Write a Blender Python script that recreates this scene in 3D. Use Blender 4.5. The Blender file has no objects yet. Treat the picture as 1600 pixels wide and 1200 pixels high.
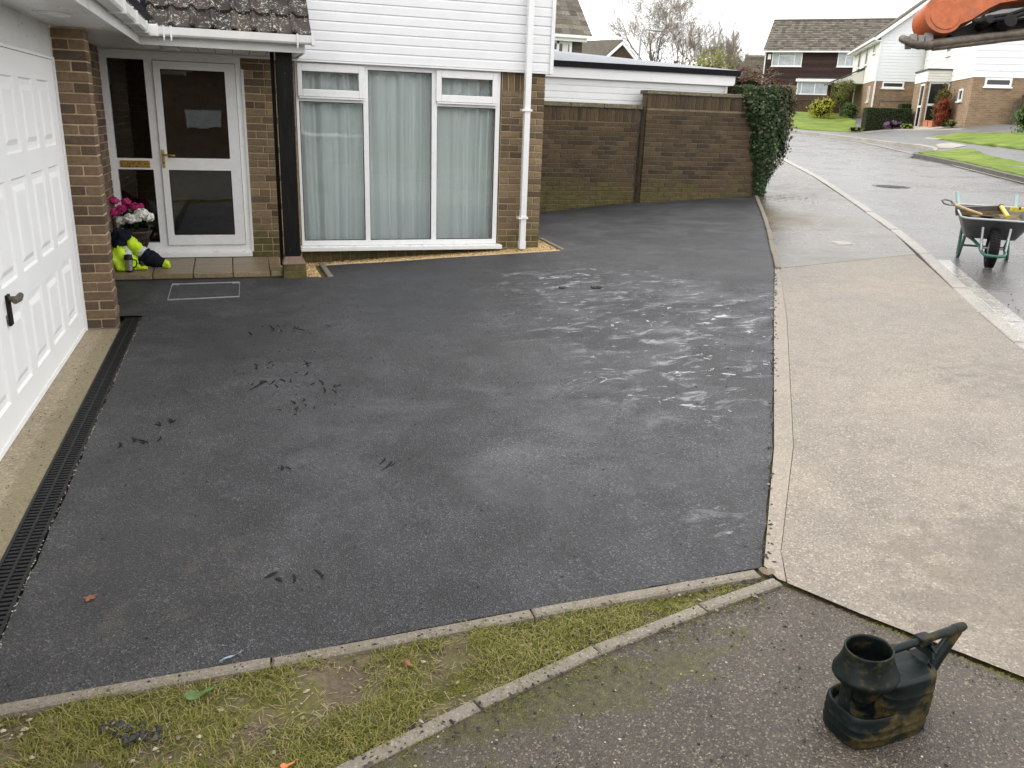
import bpy, bmesh, math, random
import numpy as np
from mathutils import Vector, Matrix, Euler, geometry, noise as mnoise
R_ = math.radians
SC = bpy.context.scene
COL = SC.collection
random.seed(7)

# ---------------------------------------------------------------- camera
cam = bpy.data.cameras.new("camera")
cam.sensor_width = 36.0
cam.lens = 29.205
cam.clip_start = 0.05
cam.clip_end = 900.0
CAM = bpy.data.objects.new("camera", cam)
COL.objects.link(CAM)
CAM.matrix_world = Matrix(((0.952371, 0.061690, -0.298637, 0.0),
                           (-0.303031, 0.300941, -0.904216, 0.0),
                           (0.034091, 0.951645, 0.305301, 1.75),
                           (0, 0, 0, 1)))
SC.camera = CAM

# ---------------------------------------------------------------- overcast sky
SUN_EL, SUN_AZ = R_(38), R_(-50)       # azimuth from +Y towards +X
world = bpy.data.worlds.new("World")
SC.world = world
world.use_nodes = True
wn = world.node_tree
wn.nodes.clear()
_o = wn.nodes.new('ShaderNodeOutputWorld')
_b = wn.nodes.new('ShaderNodeBackground')
_s = wn.nodes.new('ShaderNodeTexSky')
_s.sky_type = 'NISHITA'
_s.sun_disc = False
_s.sun_elevation = SUN_EL
_s.sun_rotation = SUN_AZ
_s.air_density = 1.0
_s.dust_density = 6.0
_h = wn.nodes.new('ShaderNodeHueSaturation')
_h.inputs['Saturation'].default_value = 0.10
_tc = wn.nodes.new('ShaderNodeTexCoord')
_n = wn.nodes.new('ShaderNodeTexNoise')
_n.inputs['Scale'].default_value = 2.2
_n.inputs['Detail'].default_value = 5.0
_mp = wn.nodes.new('ShaderNodeMapping')
_mp.inputs['Scale'].default_value = (1, 1, 3.0)
_cr = wn.nodes.new('ShaderNodeValToRGB')
_cr.color_ramp.elements[0].position = 0.30
_cr.color_ramp.elements[0].color = (12.0, 12.1, 12.3, 1)
_cr.color_ramp.elements[1].position = 0.72
_cr.color_ramp.elements[1].color = (16.5, 16.5, 16.4, 1)
_mx = wn.nodes.new('ShaderNodeMix')
_mx.data_type = 'RGBA'
_mx.inputs[0].default_value = 0.86
L = wn.links.new
L(_tc.outputs['Generated'], _mp.inputs['Vector'])
L(_mp.outputs['Vector'], _n.inputs['Vector'])
L(_n.outputs['Fac'], _cr.inputs['Fac'])
L(_s.outputs['Color'], _h.inputs['Color'])
L(_h.outputs['Color'], _mx.inputs[6])
L(_cr.outputs['Color'], _mx.inputs[7])
L(_mx.outputs[2], _b.inputs['Color'])
_b.inputs['Strength'].default_value = 0.10
L(_b.outputs['Background'], _o.inputs['Surface'])

sun = bpy.data.lights.new("sun", 'SUN')
sun.energy = 0.9
sun.angle = R_(28)
sun.color = (1.0, 0.97, 0.92)
SUN = bpy.data.objects.new("sun", sun)
COL.objects.link(SUN)
_d = Vector((math.sin(SUN_AZ) * math.cos(SUN_EL), math.cos(SUN_AZ) * math.cos(SUN_EL), math.sin(SUN_EL)))
SUN.rotation_euler = _d.to_track_quat('Z', 'Y').to_euler()
SUN.location = _d * 60

SC.view_settings.view_transform = 'Standard'
SC.view_settings.look = 'None'
SC.view_settings.exposure = 0.87
SC.view_settings.gamma = 1.0
SC.view_settings.use_curve_mapping = False
SC.render.engine = 'CYCLES'
SC.cycles.max_bounces = 6
SC.cycles.diffuse_bounces = 3
SC.cycles.glossy_bounces = 3
SC.cycles.transparent_max_bounces = 8

# ---------------------------------------------------------------- ground heights (metres)
def ss(a, b, x):
    t = min(max((x - a) / (b - a), 0.0), 1.0)
    return t * t * (3 - 2 * t)
def T(x, y):
    a = max(.057 * (x + .9), 0.0, .1 * ss(7.3, 8.6, y))
    b = .209 + .0143 * x + .023 * y
    z = min(a, b)
    z -= .075 * math.exp(-((x - 4.7) ** 2 / 1.2 + (y - 13.3) ** 2 / 2))
    d = .86 * (x - 10.7) - .5 * (y - 13)
    s = .525 * x + .851 * y
    z += .155 * min(max(d - 5.2, 0), 4.8)
    if d > 0:
        z += min(max((s - 50) * .05, 0), .65)
    return z

# ---------------------------------------------------------------- node helpers
class N:
    def __init__(self, name):
        self.m = bpy.data.materials.new(name)
        self.m.use_nodes = True
        self.t = self.m.node_tree
        self.bs = self.t.nodes['Principled BSDF']
        self.out = self.t.nodes['Material Output']
        self._pos = None
    def new(self, k, **kw):
        n = self.t.nodes.new(k)
        for a, b in kw.items():
            setattr(n, a, b)
        return n
    def put(self, sock, v):
        if v is None:
            return
        if isinstance(v, bpy.types.NodeSocket):
            self.t.links.new(v, sock)
        elif isinstance(v, (tuple, list)) and len(v) == 3 and sock.type == 'RGBA':
            sock.default_value = (v[0], v[1], v[2], 1)
        else:
            sock.default_value = v
    @property
    def pos(self):
        if self._pos is None:
            self._pos = self.new('ShaderNodeNewGeometry')
        return self._pos.outputs['Position']
    @property
    def island(self):
        self.pos
        return self._pos.outputs['Random Per Island']
    @property
    def objrand(self):
        return self.new('ShaderNodeObjectInfo').outputs['Random']
    @property
    def local(self):
        return self.new('ShaderNodeTexCoord').outputs['Object']
    def mapping(self, v, scale=(1, 1, 1), rot=(0, 0, 0), loc=(0, 0, 0)):
        n = self.new('ShaderNodeMapping')
        self.put(n.inputs['Vector'], v)
        n.inputs['Scale'].default_value = scale
        n.inputs['Rotation'].default_value = rot
        n.inputs['Location'].default_value = loc
        return n.outputs['Vector']
    def noise(self, scale, detail=4, rough=.55, dist=0.0, v=None):
        n = self.new('ShaderNodeTexNoise')
        self.put(n.inputs['Vector'], v if v is not None else self.pos)
        n.inputs['Scale'].default_value = scale
        n.inputs['Detail'].default_value = detail
        n.inputs['Roughness'].default_value = rough
        n.inputs['Distortion'].default_value = dist
        return n.outputs['Fac']
    def vor(self, scale, v=None, feature='F1', out='Distance', rnd=1.0):
        n = self.new('ShaderNodeTexVoronoi', feature=feature)
        self.put(n.inputs['Vector'], v if v is not None else self.pos)
        n.inputs['Scale'].default_value = scale
        n.inputs['Randomness'].default_value = rnd
        return n.outputs[out]
    def ramp(self, f, *stops, interp='LINEAR'):
        n = self.new('ShaderNodeValToRGB')
        self.put(n.inputs['Fac'], f)
        cr = n.color_ramp
        cr.interpolation = interp
        while len(cr.elements) < len(stops):
            cr.elements.new(.5)
        for e, (p, c) in zip(cr.elements, stops):
            e.position = p
            e.color = (c, c, c, 1) if isinstance(c, (int, float)) else (c[0], c[1], c[2], 1)
        return n.outputs['Color']
    def mix(self, f, a, b, mode='MIX'):
        n = self.new('ShaderNodeMix', data_type='RGBA', blend_type=mode)
        self.put(n.inputs[0], f)
        self.put(n.inputs[6], a)
        self.put(n.inputs[7], b)
        return n.outputs[2]
    def math(self, op, a, b=None, c=None, clamp=False):
        n = self.new('ShaderNodeMath', operation=op, use_clamp=clamp)
        self.put(n.inputs[0], a)
        if b is not None: self.put(n.inputs[1], b)
        if c is not None: self.put(n.inputs[2], c)
        return n.outputs[0]
    def mr(self, f, a, b, c=0.0, d=1.0, smooth=True):
        n = self.new('ShaderNodeMapRange')
        if smooth: n.interpolation_type = 'SMOOTHSTEP'
        self.put(n.inputs[0], f)
        for i, v in zip((1, 2, 3, 4), (a, b, c, d)):
            n.inputs[i].default_value = v
        return n.outputs[0]
    def sep(self, v=None):
        n = self.new('ShaderNodeSeparateXYZ')
        self.put(n.inputs[0], v if v is not None else self.pos)
        return n.outputs
    def spot(self, c, r0, r1, sc=(1, 1, 0)):
        """1 inside r0 metres of the spot c, fading to 0 at r1"""
        m = self.mapping(self.pos, scale=sc, loc=(-c[0] * sc[0], -c[1] * sc[1], 0))
        n = self.new('ShaderNodeVectorMath', operation='LENGTH')
        self.put(n.inputs[0], m)
        return self.mr(n.outputs['Value'], r0, r1, 1.0, 0.0)
    def bump(self, h, strength=.5, dist=.01, normal=None):
        n = self.new('ShaderNodeBump')
        n.inputs['Strength'].default_value = strength
        n.inputs['Distance'].default_value = dist
        self.put(n.inputs['Height'], h)
        if normal is not None: self.put(n.inputs['Normal'], normal)
        return n.outputs['Normal']
    def done(self, color=None, rough=None, normal=None, spec=None, metal=None, **kw):
        i = self.bs.inputs
        self.put(i['Base Color'], color)
        self.put(i['Roughness'], rough)
        self.put(i['Normal'], normal)
        self.put(i['Specular IOR Level'], spec)
        self.put(i['Metallic'], metal)
        for k, v in kw.items():
            self.put(i[k.replace('_', ' ')], v)
        return self.m

M = {}
def plain(name, c, rough=.5, var=.12, scale=9.0, metal=0.0, spec=.5, bump=0.0, bscale=60., dirt=0.0, dirtcol=(.12, .1, .07)):
    n = N(name)
    f = n.noise(scale, 5, .6)
    lo = tuple(x * (1 - var) for x in c)
    hi = tuple(min(x * (1 + var), 1) for x in c)
    col = n.ramp(f, (.3, lo), (.7, hi))
    if dirt:
        g = n.noise(3.1, 7, .65)
        col = n.mix(n.math('MULTIPLY', n.mr(g, .5, .75), dirt), col, dirtcol)
    nor = n.bump(n.noise(bscale, 3, .6), bump, .004) if bump else None
    r = n.mr(n.noise(scale * 2.3, 3), .3, .7, max(rough - .08, .02), min(rough + .08, 1))
    M[name] = n.done(col, r, nor, spec, metal)
    return M[name]
# ---------------------------------------------------------------- materials
plain('upvc', (.80, .80, .79), .30, .02, 4., dirt=.03)
plain('clad_white', (.78, .785, .79), .38, .03, 5., bump=.05, bscale=40, dirt=.06)
plain('clad_warm_lit', (.75, .735, .68), .45, .04, 2.0, dirt=.15, dirtcol=(.4, .38, .3))  # white boards of the left-facing walls, warm light painted into the colour
plain('clad_cool_shade', (.74, .755, .77), .42, .03, 2.0, dirt=.06)  # same white boards on the fronts, greyer shade painted into the colour
plain('fascia', (.72, .72, .70), .35, .06, 6., dirt=.3, dirtcol=(.3, .28, .24))
plain('door_white', (.80, .80, .79), .55, .01, 1.5, spec=.3)
plain('brass', (.62, .42, .12), .3, .15, 30., metal=1.0)
plain('black_rubber', (.010, .010, .011), .65, .3, 40, bump=.15, spec=.2)
plain('black_plastic', (.012, .0125, .013), .55, .3, 30, bump=.1, spec=.25)
plain('steel', (.55, .55, .56), .32, .1, 20., metal=.85)
plain('galv', (.40, .43, .43), .5, .15, 15., metal=.6)
plain('green_paint', (.03, .12, .085), .35, .2, 18., dirt=.3)
plain('mint_paint', (.20, .33, .30), .4, .12, 18., dirt=.2)
plain('barrow_grey', (.085, .087, .09), .42, .18, 9., dirt=.3, dirtcol=(.2, .17, .12))
plain('wood', (.50, .36, .2), .6, .22, 14., bump=.1)
plain('dark_timber', (.012, .011, .010), .55, .4, 12, bump=.5, bscale=30)
plain('yellow_plastic', (.55, .42, .05), .5, .2, 20., dirt=.5)
plain('tool_dark', (.06, .05, .045), .6, .3, 20., bump=.2)
plain('ochre_tool', (.13, .085, .03), .7, .35, 30., bump=.3)
plain('digger_orange', (.40, .088, .018), .55, .25, 22., dirt=.6, dirtcol=(.20, .09, .05), bump=.15)
plain('digger_dark', (.014, .013, .012), .7, .4, 20, bump=.3, spec=.2)
plain('worn_steel', (.10, .08, .06), .6, .5, 22., metal=.25, bump=.5, bscale=70, dirt=.5, dirtcol=(.03, .022, .016))
plain('worn_steel_pale', (.2, .19, .175), .55, .3, 16., metal=.3, bump=.3)
plain('dark_void', (.018, .018, .017), .8, .2)
plain('room_wall', (.35, .34, .32), .8, .1)
plain('terracotta', (.42, .15, .07), .7, .2, 8., bump=.2)
plain('red_cap', (.15, .08, .058), .5, .25, 20., bump=.2, dirt=.4, dirtcol=(.09, .075, .04))
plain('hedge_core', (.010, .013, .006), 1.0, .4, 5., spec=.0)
plain('tree_bark', (.11, .09, .07), .85, .35, 4., bump=.5, bscale=25)
plain('twig', (.25, .21, .165), .85, .3, 3.)
plain('lamp_grey', (.30, .31, .30), .5, .1)
plain('urn', (.035, .022, .018), .6, .35, 25., bump=.3)
plain('navy', (.008, .010, .017), .85, .4, 40., bump=.5, bscale=45, spec=.15)
plain('reflective', (.50, .52, .52), .35, .1, 20.)
plain('hiviz', (.52, .74, .02), .75, .22, 12., bump=.5, bscale=45)
plain('petal_white', (.82, .81, .76), .6, .06, 40.)
plain('petal_pink', (.42, .015, .13), .6, .3, 40.)
plain('roof_dark', (.05, .046, .042), .8, .25, 4.)
plain('roof_felt', (.26, .275, .295), .7, .10, 6., bump=.2)
plain('felt_black', (.007, .007, .009), .7, .3, 14., spec=.15)
plain('brown_wood', (.07, .05, .035), .7, .35, 7., bump=.3)
plain('purple_leaf', (.16, .07, .16), .8, .4, 30.)
plain('concrete_trim', (.36, .33, .28), .85, .18, 12., bump=.35, dirt=.3)

def glass():
    n = N('glass')
    fr = n.new('ShaderNodeFresnel')
    fr.inputs['IOR'].default_value = 1.5
    f = n.math('ADD', n.math('MULTIPLY', fr.outputs[0], 1.0), .012, clamp=True)
    t = n.new('ShaderNodeBsdfTransparent')
    t.inputs['Color'].default_value = (.97, .985, .98, 1)
    g = n.new('ShaderNodeBsdfGlossy')
    g.inputs['Roughness'].default_value = .015
    g.inputs['Color'].default_value = (.95, .97, .97, 1)
    nz = n.noise(1.7, 2, .5)
    n.put(g.inputs['Normal'], n.bump(nz, .05, .02))
    mx = n.new('ShaderNodeMixShader')
    n.put(mx.inputs[0], f)
    n.t.links.new(t.outputs[0], mx.inputs[1])
    n.t.links.new(g.outputs[0], mx.inputs[2])
    n.t.links.new(mx.outputs[0], n.out.inputs['Surface'])
    M['glass'] = n.m
glass()
def dark_glass():
    n = N('dark_glass')
    M['dark_glass'] = n.done((.02, .022, .022), .05, n.bump(n.noise(.8, 2), .15, .03), .6)
dark_glass()

def curtain():
    n = N('net_curtain')
    z = n.mapping(n.pos, scale=(60, 60, 2.0))
    col = n.ramp(n.noise(1.0, 3, .6, v=z), (.3, (.80, .86, .85)), (.7, (.88, .92, .91)))
    d = n.bs
    n.done(col, .85, n.bump(n.noise(900, 1), .15, .001))
    tr = n.new('ShaderNodeBsdfTranslucent')
    n.put(tr.inputs['Color'], (.6, .68, .66, 1))
    mx = n.new('ShaderNodeMixShader')
    mx.inputs[0].default_value = .08
    n.t.links.new(d.outputs[0], mx.inputs[1])
    n.t.links.new(tr.outputs[0], mx.inputs[2])
    n.t.links.new(mx.outputs[0], n.out.inputs['Surface'])
    M['net_curtain'] = n.m
curtain()

def brick(name, stops, moss=0.0, rough=.85, mossx=None, stain=0.0):
    n = N(name)
    r = n.math('FRACT', n.math('ADD', n.objrand, n.island))
    col = n.ramp(r, *stops)
    mott = n.noise(34, 6, .65)
    col = n.mix(n.mr(mott, .3, .72, 0, .55), col, n.mix(1.0, col, (.45, .42, .40), 'MULTIPLY'))
    sp = n.noise(13, 3, .6)
    col = n.mix(n.mr(sp, .55, .7, 0, .35), col, n.mix(1.0, col, (1.5, 1.45, 1.35), 'MULTIPLY'))
    if stain:
        col = n.mix(n.mr(n.noise(1.6, 6, .65), .45, .7, 0, stain), col, (.02, .016, .012))
        wh = n.math('MULTIPLY', n.mr(n.noise(38, 2, .5), .70, .74), n.mr(n.noise(2.4, 4), .45, .6))
        col = n.mix(n.math('MULTIPLY', wh, .6), col, (.4, .37, .3))
    if moss:
        z = n.sep()[2]
        k = n.mr(z, mossx[0], mossx[1], 1, 0)
        g = n.mr(n.math('ADD', n.math('ADD', n.math('MULTIPLY', n.noise(3.2, 6, .65), .75), n.math('MULTIPLY', n.noise(.55, 3), .55)), n.math('MULTIPLY', k, .36)), .78, 1.02, 0, moss)
        g = n.math('MULTIPLY', g, n.mr(k, 0, .25))
        col = n.mix(g, col, n.ramp(n.noise(16, 4), (.3, (.050, .048, .014)), (.7, (.125, .11, .032))))
    h = n.math('ADD', n.math('MULTIPLY', n.noise(90, 5, .7), .6), n.noise(25, 3))
    M[name] = n.done(col, rough, n.bump(h, .55, .006), .25)
brick('brick_buff', ((.0, (.085, .060, .044)), (.22, (.14, .096, .064)), (.42, (.215, .15, .092)), (.62, (.195, .125, .085)), (.8, (.10, .070, .051)), (1, (.26, .187, .118))), .12, mossx=(.0, .5))
brick('brick_pier', ((.0, (.10, .07, .045)), (.3, (.20, .145, .085)), (.55, (.25, .185, .105)), (.8, (.14, .105, .07)), (1, (.30, .215, .13))), .8, mossx=(.2, .75))
brick('brick_garden', ((.0, (.055, .041, .027)), (.3, (.088, .063, .038)), (.55, (.112, .080, .046)), (.8, (.072, .052, .033)), (1, (.128, .084, .049))), .8, mossx=(.3, 1.15), stain=.4)
brick('brick_far', ((.0, (.15, .10, .065)), (.5, (.26, .185, .115)), (1, (.33, .24, .15))))
plain('mortar', (.47, .355, .21), .95, .14, 18., bump=.6, bscale=120)
plain('mortar_dark', (.19, .145, .09), .95, .35, 9., bump=.6, bscale=120, dirt=.6, dirtcol=(.035, .026, .018))

def brick_texture(name, c1, c2, mo, scale=1.0):
    """far walls: courses too small to pick apart"""
    n = N(name)
    tc = n.local
    x, y, z = n.sep(tc)
    cmb = n.new('ShaderNodeCombineXYZ')
    n.put(cmb.inputs[0], n.math('ADD', x, y))
    n.put(cmb.inputs[1], z)
    b = n.new('ShaderNodeTexBrick')
    n.put(b.inputs['Vector'], cmb.outputs[0])
    b.inputs['Scale'].default_value = 1.0
    b.inputs['Brick Width'].default_value = .225
    b.inputs['Row Height'].default_value = .075
    b.inputs['Mortar Size'].default_value = .010
    b.inputs['Color1'].default_value = (*c1, 1)
    b.inputs['Color2'].default_value = (*c2, 1)
    b.inputs['Mortar'].default_value = (*mo, 1)
    col = n.mix(n.mr(n.noise(1.3, 6), .3, .75, 0, .4), b.outputs['Color'], n.mix(1.0, b.outputs['Color'], (.5, .46, .42), 'MULTIPLY'))
    M[name] = n.done(col, .9, n.bump(b.outputs['Fac'], -.5, .01), .2)
brick_texture('wall_far_buff', (.30, .205, .125), (.19, .125, .08), (.30, .23, .15))
brick_texture('wall_far_brown', (.10, .06, .04), (.065, .04, .028), (.12, .09, .06))

def leafmat(name, stops, gloss=.45, back=.35):
    n = N(name)
    r = n.math('FRACT', n.math('ADD', n.math('MULTIPLY', n.island, .75), n.math('MULTIPLY', n.noise(1.6, 3), .5)))
    col = n.ramp(r, *stops)
    n.done(col, gloss, None, .4)
    tr = n.new('ShaderNodeBsdfTranslucent')
    n.put(tr.inputs['Color'], n.mix(1.0, col, (1.1, 1.2, .6), 'MULTIPLY'))
    mx = n.new('ShaderNodeMixShader')
    mx.inputs[0].default_value = back
    n.t.links.new(n.bs.outputs[0], mx.inputs[1])
    n.t.links.new(tr.outputs[0], mx.inputs[2])
    n.t.links.new(mx.outputs[0], n.out.inputs['Surface'])
    M[name] = n.m
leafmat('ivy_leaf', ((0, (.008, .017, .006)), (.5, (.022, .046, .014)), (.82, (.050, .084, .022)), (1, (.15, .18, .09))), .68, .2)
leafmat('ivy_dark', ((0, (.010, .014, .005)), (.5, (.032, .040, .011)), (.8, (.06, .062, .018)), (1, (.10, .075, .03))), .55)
leafmat('red_leaf', ((0, (.030, .012, .010)), (.5, (.085, .030, .022)), (.8, (.12, .05, .03)), (1, (.07, .075, .025))), .5)
leafmat('shrub_leaf', ((0, (.018, .032, .008)), (.5, (.06, .085, .018)), (1, (.13, .15, .04))), .5)
leafmat('gold_leaf', ((0, (.06, .09, .012)), (.4, (.22, .24, .02)), (.75, (.50, .46, .04)), (1, (.62, .56, .10))), .5)
leafmat('conifer_gold', ((0, (.09, .10, .025)), (.5, (.22, .22, .07)), (1, (.33, .32, .13))), .7)
leafmat('straw', ((0, (.16, .12, .06)), (.5, (.30, .24, .13)), (1, (.42, .36, .22))), .8, .2)
leafmat('lolly_leaf', ((0, (.05, .065, .016)), (.5, (.15, .17, .05)), (1, (.30, .28, .10))), .5)
leafmat('green_leaf', ((0, (.015, .035, .010)), (.5, (.045, .10, .018)), (1, (.11, .18, .03))), .5)
leafmat('box_leaf', ((0, (.010, .018, .006)), (.5, (.030, .048, .012)), (1, (.065, .085, .022))), .6)
leafmat('dark_leaf', ((0, (.006, .014, .008)), (.6, (.018, .04, .018)), (1, (.05, .08, .04))), .4)
leafmat('climber_red', ((0, (.10, .012, .008)), (.5, (.22, .028, .014)), (1, (.26, .08, .03))), .6)
leafmat('climber_green', ((0, (.03, .05, .01)), (.5, (.09, .10, .02)), (1, (.20, .13, .03))), .6)
leafmat('lime_leaf', ((0, (.10, .16, .02)), (.5, (.22, .32, .04)), (1, (.34, .42, .07))), .6)
leafmat('blade', ((0, (.06, .085, .014)), (.35, (.14, .165, .026)), (.62, (.24, .23, .045)), (.84, (.35, .29, .10)), (1, (.40, .33, .16))), .6, .4)
leafmat('moss', ((0, (.06, .075, .008)), (.6, (.13, .15, .012)), (1, (.22, .21, .03))), .9, .2)

# --- the new asphalt of the drive
def asphalt_new():
    n = N('asphalt_new')
    grain = n.vor(165)
    fine = n.noise(420, 3, .7)
    cell = n.vor(165, out='Color')
    big = n.noise(.85, 6, .6, .6)
    mid = n.noise(4.2, 6, .62, .3)
    col = n.ramp(n.math('ADD', n.math('MULTIPLY', big, .6), n.math('MULTIPLY', mid, .4)), (.36, (.0205, .0205, .0218)), (.52, (.036, .036, .0378)), (.66, (.060, .060, .063)))
    cs = n.new('ShaderNodeSeparateColor'); n.put(cs.inputs[0], cell)
    col = n.mix(n.mr(cs.outputs[0], .72, .98, 0, .9), col, n.mix(1.0, col, (3.0, 3.0, 3.05), 'MULTIPLY'))
    col = n.mix(n.mr(cs.outputs[1], .5, .95, 0, .85), col, n.mix(1.0, col, (.30, .30, .31), 'MULTIPLY'))
    # dusty dried film on the rolled patches towards the pavement
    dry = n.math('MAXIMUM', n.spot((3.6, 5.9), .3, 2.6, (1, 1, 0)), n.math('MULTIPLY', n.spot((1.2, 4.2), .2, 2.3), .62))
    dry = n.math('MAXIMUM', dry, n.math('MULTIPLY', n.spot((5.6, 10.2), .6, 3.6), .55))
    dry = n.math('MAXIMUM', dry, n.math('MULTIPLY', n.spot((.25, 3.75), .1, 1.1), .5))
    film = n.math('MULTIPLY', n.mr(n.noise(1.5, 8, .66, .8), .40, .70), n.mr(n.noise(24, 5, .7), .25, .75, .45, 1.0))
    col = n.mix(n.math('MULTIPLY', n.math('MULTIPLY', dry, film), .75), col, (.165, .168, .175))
    # pale scuffs: light glinting off the wet surface, painted in as colour
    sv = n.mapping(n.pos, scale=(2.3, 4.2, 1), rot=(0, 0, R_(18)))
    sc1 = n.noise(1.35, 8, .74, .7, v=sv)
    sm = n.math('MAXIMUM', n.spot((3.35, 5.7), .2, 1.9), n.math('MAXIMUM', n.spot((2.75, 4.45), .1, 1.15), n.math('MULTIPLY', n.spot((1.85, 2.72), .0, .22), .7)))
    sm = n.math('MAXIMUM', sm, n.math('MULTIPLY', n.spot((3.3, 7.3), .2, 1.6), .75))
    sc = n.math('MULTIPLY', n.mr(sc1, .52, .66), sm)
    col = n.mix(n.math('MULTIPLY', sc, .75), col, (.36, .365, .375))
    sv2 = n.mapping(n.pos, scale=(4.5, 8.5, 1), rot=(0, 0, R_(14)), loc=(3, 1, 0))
    scuff_glint = n.math('MULTIPLY', n.mr(n.noise(1.1, 6, .7, 1.0, v=sv2), .612, .64), sm)
    col = n.mix(n.math('MULTIPLY', scuff_glint, .85), col, (.60, .61, .62))
    # dark torn scuffs
    dv = n.mapping(n.pos, scale=(9, 6, 1), rot=(0, 0, R_(-12)))
    dm = n.math('MAXIMUM', n.spot((.25, 5.45), .25, .75), n.math('MAXIMUM', n.spot((.3, 6.8), .1, .32, (1, 1.6, 0)), n.math('MAXIMUM', n.spot((-.52, 4.7), .05, .3), n.math('MULTIPLY', n.spot((.5, 3.8), .05, .5), .8))))
    torn = n.math('MULTIPLY', n.mr(n.noise(1.2, 5, .7, 2.5, v=dv), .55, .58), dm)
    col = n.mix(n.math('MULTIPLY', torn, .30), col, (.0065, .0065, .007))
    # brownish dust near the drain
    br = n.math('MULTIPLY', n.spot((-.35, 3.0), .2, .8), n.mr(n.noise(7, 6, .7), .5, .7))
    col = n.mix(n.math('MULTIPLY', br, .4), col, (.10, .085, .06))
    h = n.math('ADD', n.math('MULTIPLY', grain, 1.0), n.math('MULTIPLY', fine, .25))
    h = n.math('SUBTRACT', h, n.math('MULTIPLY', torn, .4))
    h2 = n.math('MULTIPLY', n.noise(6, 4), 1.0)
    nor = n.bump(h2, .18, .02)
    nor = n.bump(h, .85, .0055, nor)
    rg = n.mr(n.math('ADD', big, n.math('MULTIPLY', dry, .25)), .3, .8, .46, .66)
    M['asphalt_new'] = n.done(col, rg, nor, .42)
asphalt_new()

def aggregate(name, base, stones, scale, rough, wet=0.0, wetdir=None, moss=None, bumpd=.004, dark=.5, spec=.4, seam=None):
    n = N(name)
    cell = n.vor(scale, out='Color')
    cs = n.new('ShaderNodeSeparateColor'); n.put(cs.inputs[0], cell)
    d = n.vor(scale)
    big = n.noise(.9, 6, .62, .4)
    mid = n.noise(6.5, 6, .65)
    lo = tuple(x * (1 - dark * .5) for x in base); hi = tuple(x * (1 + dark * .35) for x in base)
    col = n.ramp(n.math('ADD', n.math('MULTIPLY', big, .55), n.math('MULTIPLY', mid, .45)), (.34, lo), (.66, hi))
    col = n.mix(n.mr(cs.outputs[0], .55, .95, 0, .9), col, stones[0])
    col = n.mix(n.mr(cs.outputs[1], .80, 1.0, 0, .9), col, stones[1])
    col = n.mix(n.mr(cs.outputs[2], .6, 1.0, 0, .75), col, stones[2])
    if moss:
        ms = moss[0](n)
        g = n.mr(n.math('ADD', n.noise(9, 7, .7), n.math('MULTIPLY', ms, .45)), .66, .86, 0, moss[1])
        g = n.math('MULTIPLY', g, n.mr(ms, 0, .3))
        col = n.mix(g, col, n.ramp(n.noise(40, 4), (.3, moss[2]), (.7, moss[3])))
    r = n.mr(big, .35, .7, rough - wet, rough)
    col = n.mix(n.mr(big, .35, .62, .35 * min(wet * 3, 1), 0), col, n.mix(1.0, col, (.55, .54, .52), 'MULTIPLY'))
    h = n.math('ADD', n.math('MULTIPLY', d, -1.0), n.math('MULTIPLY', n.noise(scale * 2.2, 3, .7), .4))
    M[name] = n.done(col, r, n.bump(h, .55, bumpd), spec)
aggregate('concrete_slab', (.225, .190, .150), ((.27, .232, .187), (.40, .355, .29), (.12, .098, .075)), 150, .62, .18, bumpd=.0035, spec=.4, dark=.8,
          moss=(lambda n: n.math('MAXIMUM', n.math('MAXIMUM', n.spot((2.75, 1.75), .1, 1.3), n.math('MULTIPLY', n.spot((4.6, 3.6), .1, 1.2), .6)), n.math('MULTIPLY', n.spot((5.2, 6.9), .0, .9), .45)), .5, (.075, .06, .044), (.13, .107, .08)))
aggregate('concrete_border', (.245, .207, .163), ((.28, .24, .19), (.36, .31, .25), (.17, .14, .11)), 130, .6, .1, bumpd=.002)
aggregate('footway_wet', (.125, .108, .088), ((.158, .138, .113), (.215, .188, .155), (.078, .066, .053)), 120, .46, .30, bumpd=.0025, spec=.5, dark=.9,
          moss=(lambda n: n.math('MAXIMUM', n.spot((7.6, 10.6), .2, 1.5, (1.1, .55, 0)), n.spot((9.0, 12.9), .1, 1.0)), .85, (.05, .036, .012), (.12, .085, .03)))
aggregate('road_wet', (.120, .111, .107), ((.18, .17, .165), (.22, .21, .2), (.105, .098, .095)), 90, .42, .2, bumpd=.0025, spec=.5)
aggregate('old_tarmac', (.078, .064, .050), ((.105, .087, .067), (.23, .19, .14), (.034, .028, .022)), 180, .62, .14, bumpd=.006, spec=.35, dark=.9,
          moss=(lambda n: n.math('MAXIMUM', n.spot((.75, 1.97), .0, .46, (.34, 1.6, 0)), n.spot((.25, 1.75), .0, .40, (.8, 1.4, 0))), .7, (.035, .034, .010), (.10, .092, .022)))
aggregate('apron', (.31, .255, .17), ((.34, .28, .19), (.44, .38, .27), (.17, .135, .09)), 90, .75, .1, bumpd=.003,
          moss=(lambda n: n.spot((-1.03, 5.2), .03, .16, (1, .02, 0)), .6, (.14, .115, .06), (.22, .185, .10)))
aggregate('far_tarmac', (.12, .118, .115), ((.15, .148, .145), (.2, .2, .195), (.08, .078, .075)), 40, .5, .16, bumpd=.003, spec=.5)
aggregate('concrete_edge', (.205, .175, .138), ((.225, .193, .153), (.30, .265, .215), (.14, .118, .092)), 160, .8, .08, bumpd=.003,
          moss=(lambda n: n.mr(n.noise(3, 3), .45, .6, 0, .5), .4, (.10, .088, .045), (.22, .20, .12)))
aggregate('kerb_concrete', (.31, .285, .245), ((.36, .33, .29), (.46, .43, .38), (.2, .18, .155)), 90, .5, .15, bumpd=.003)
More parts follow.
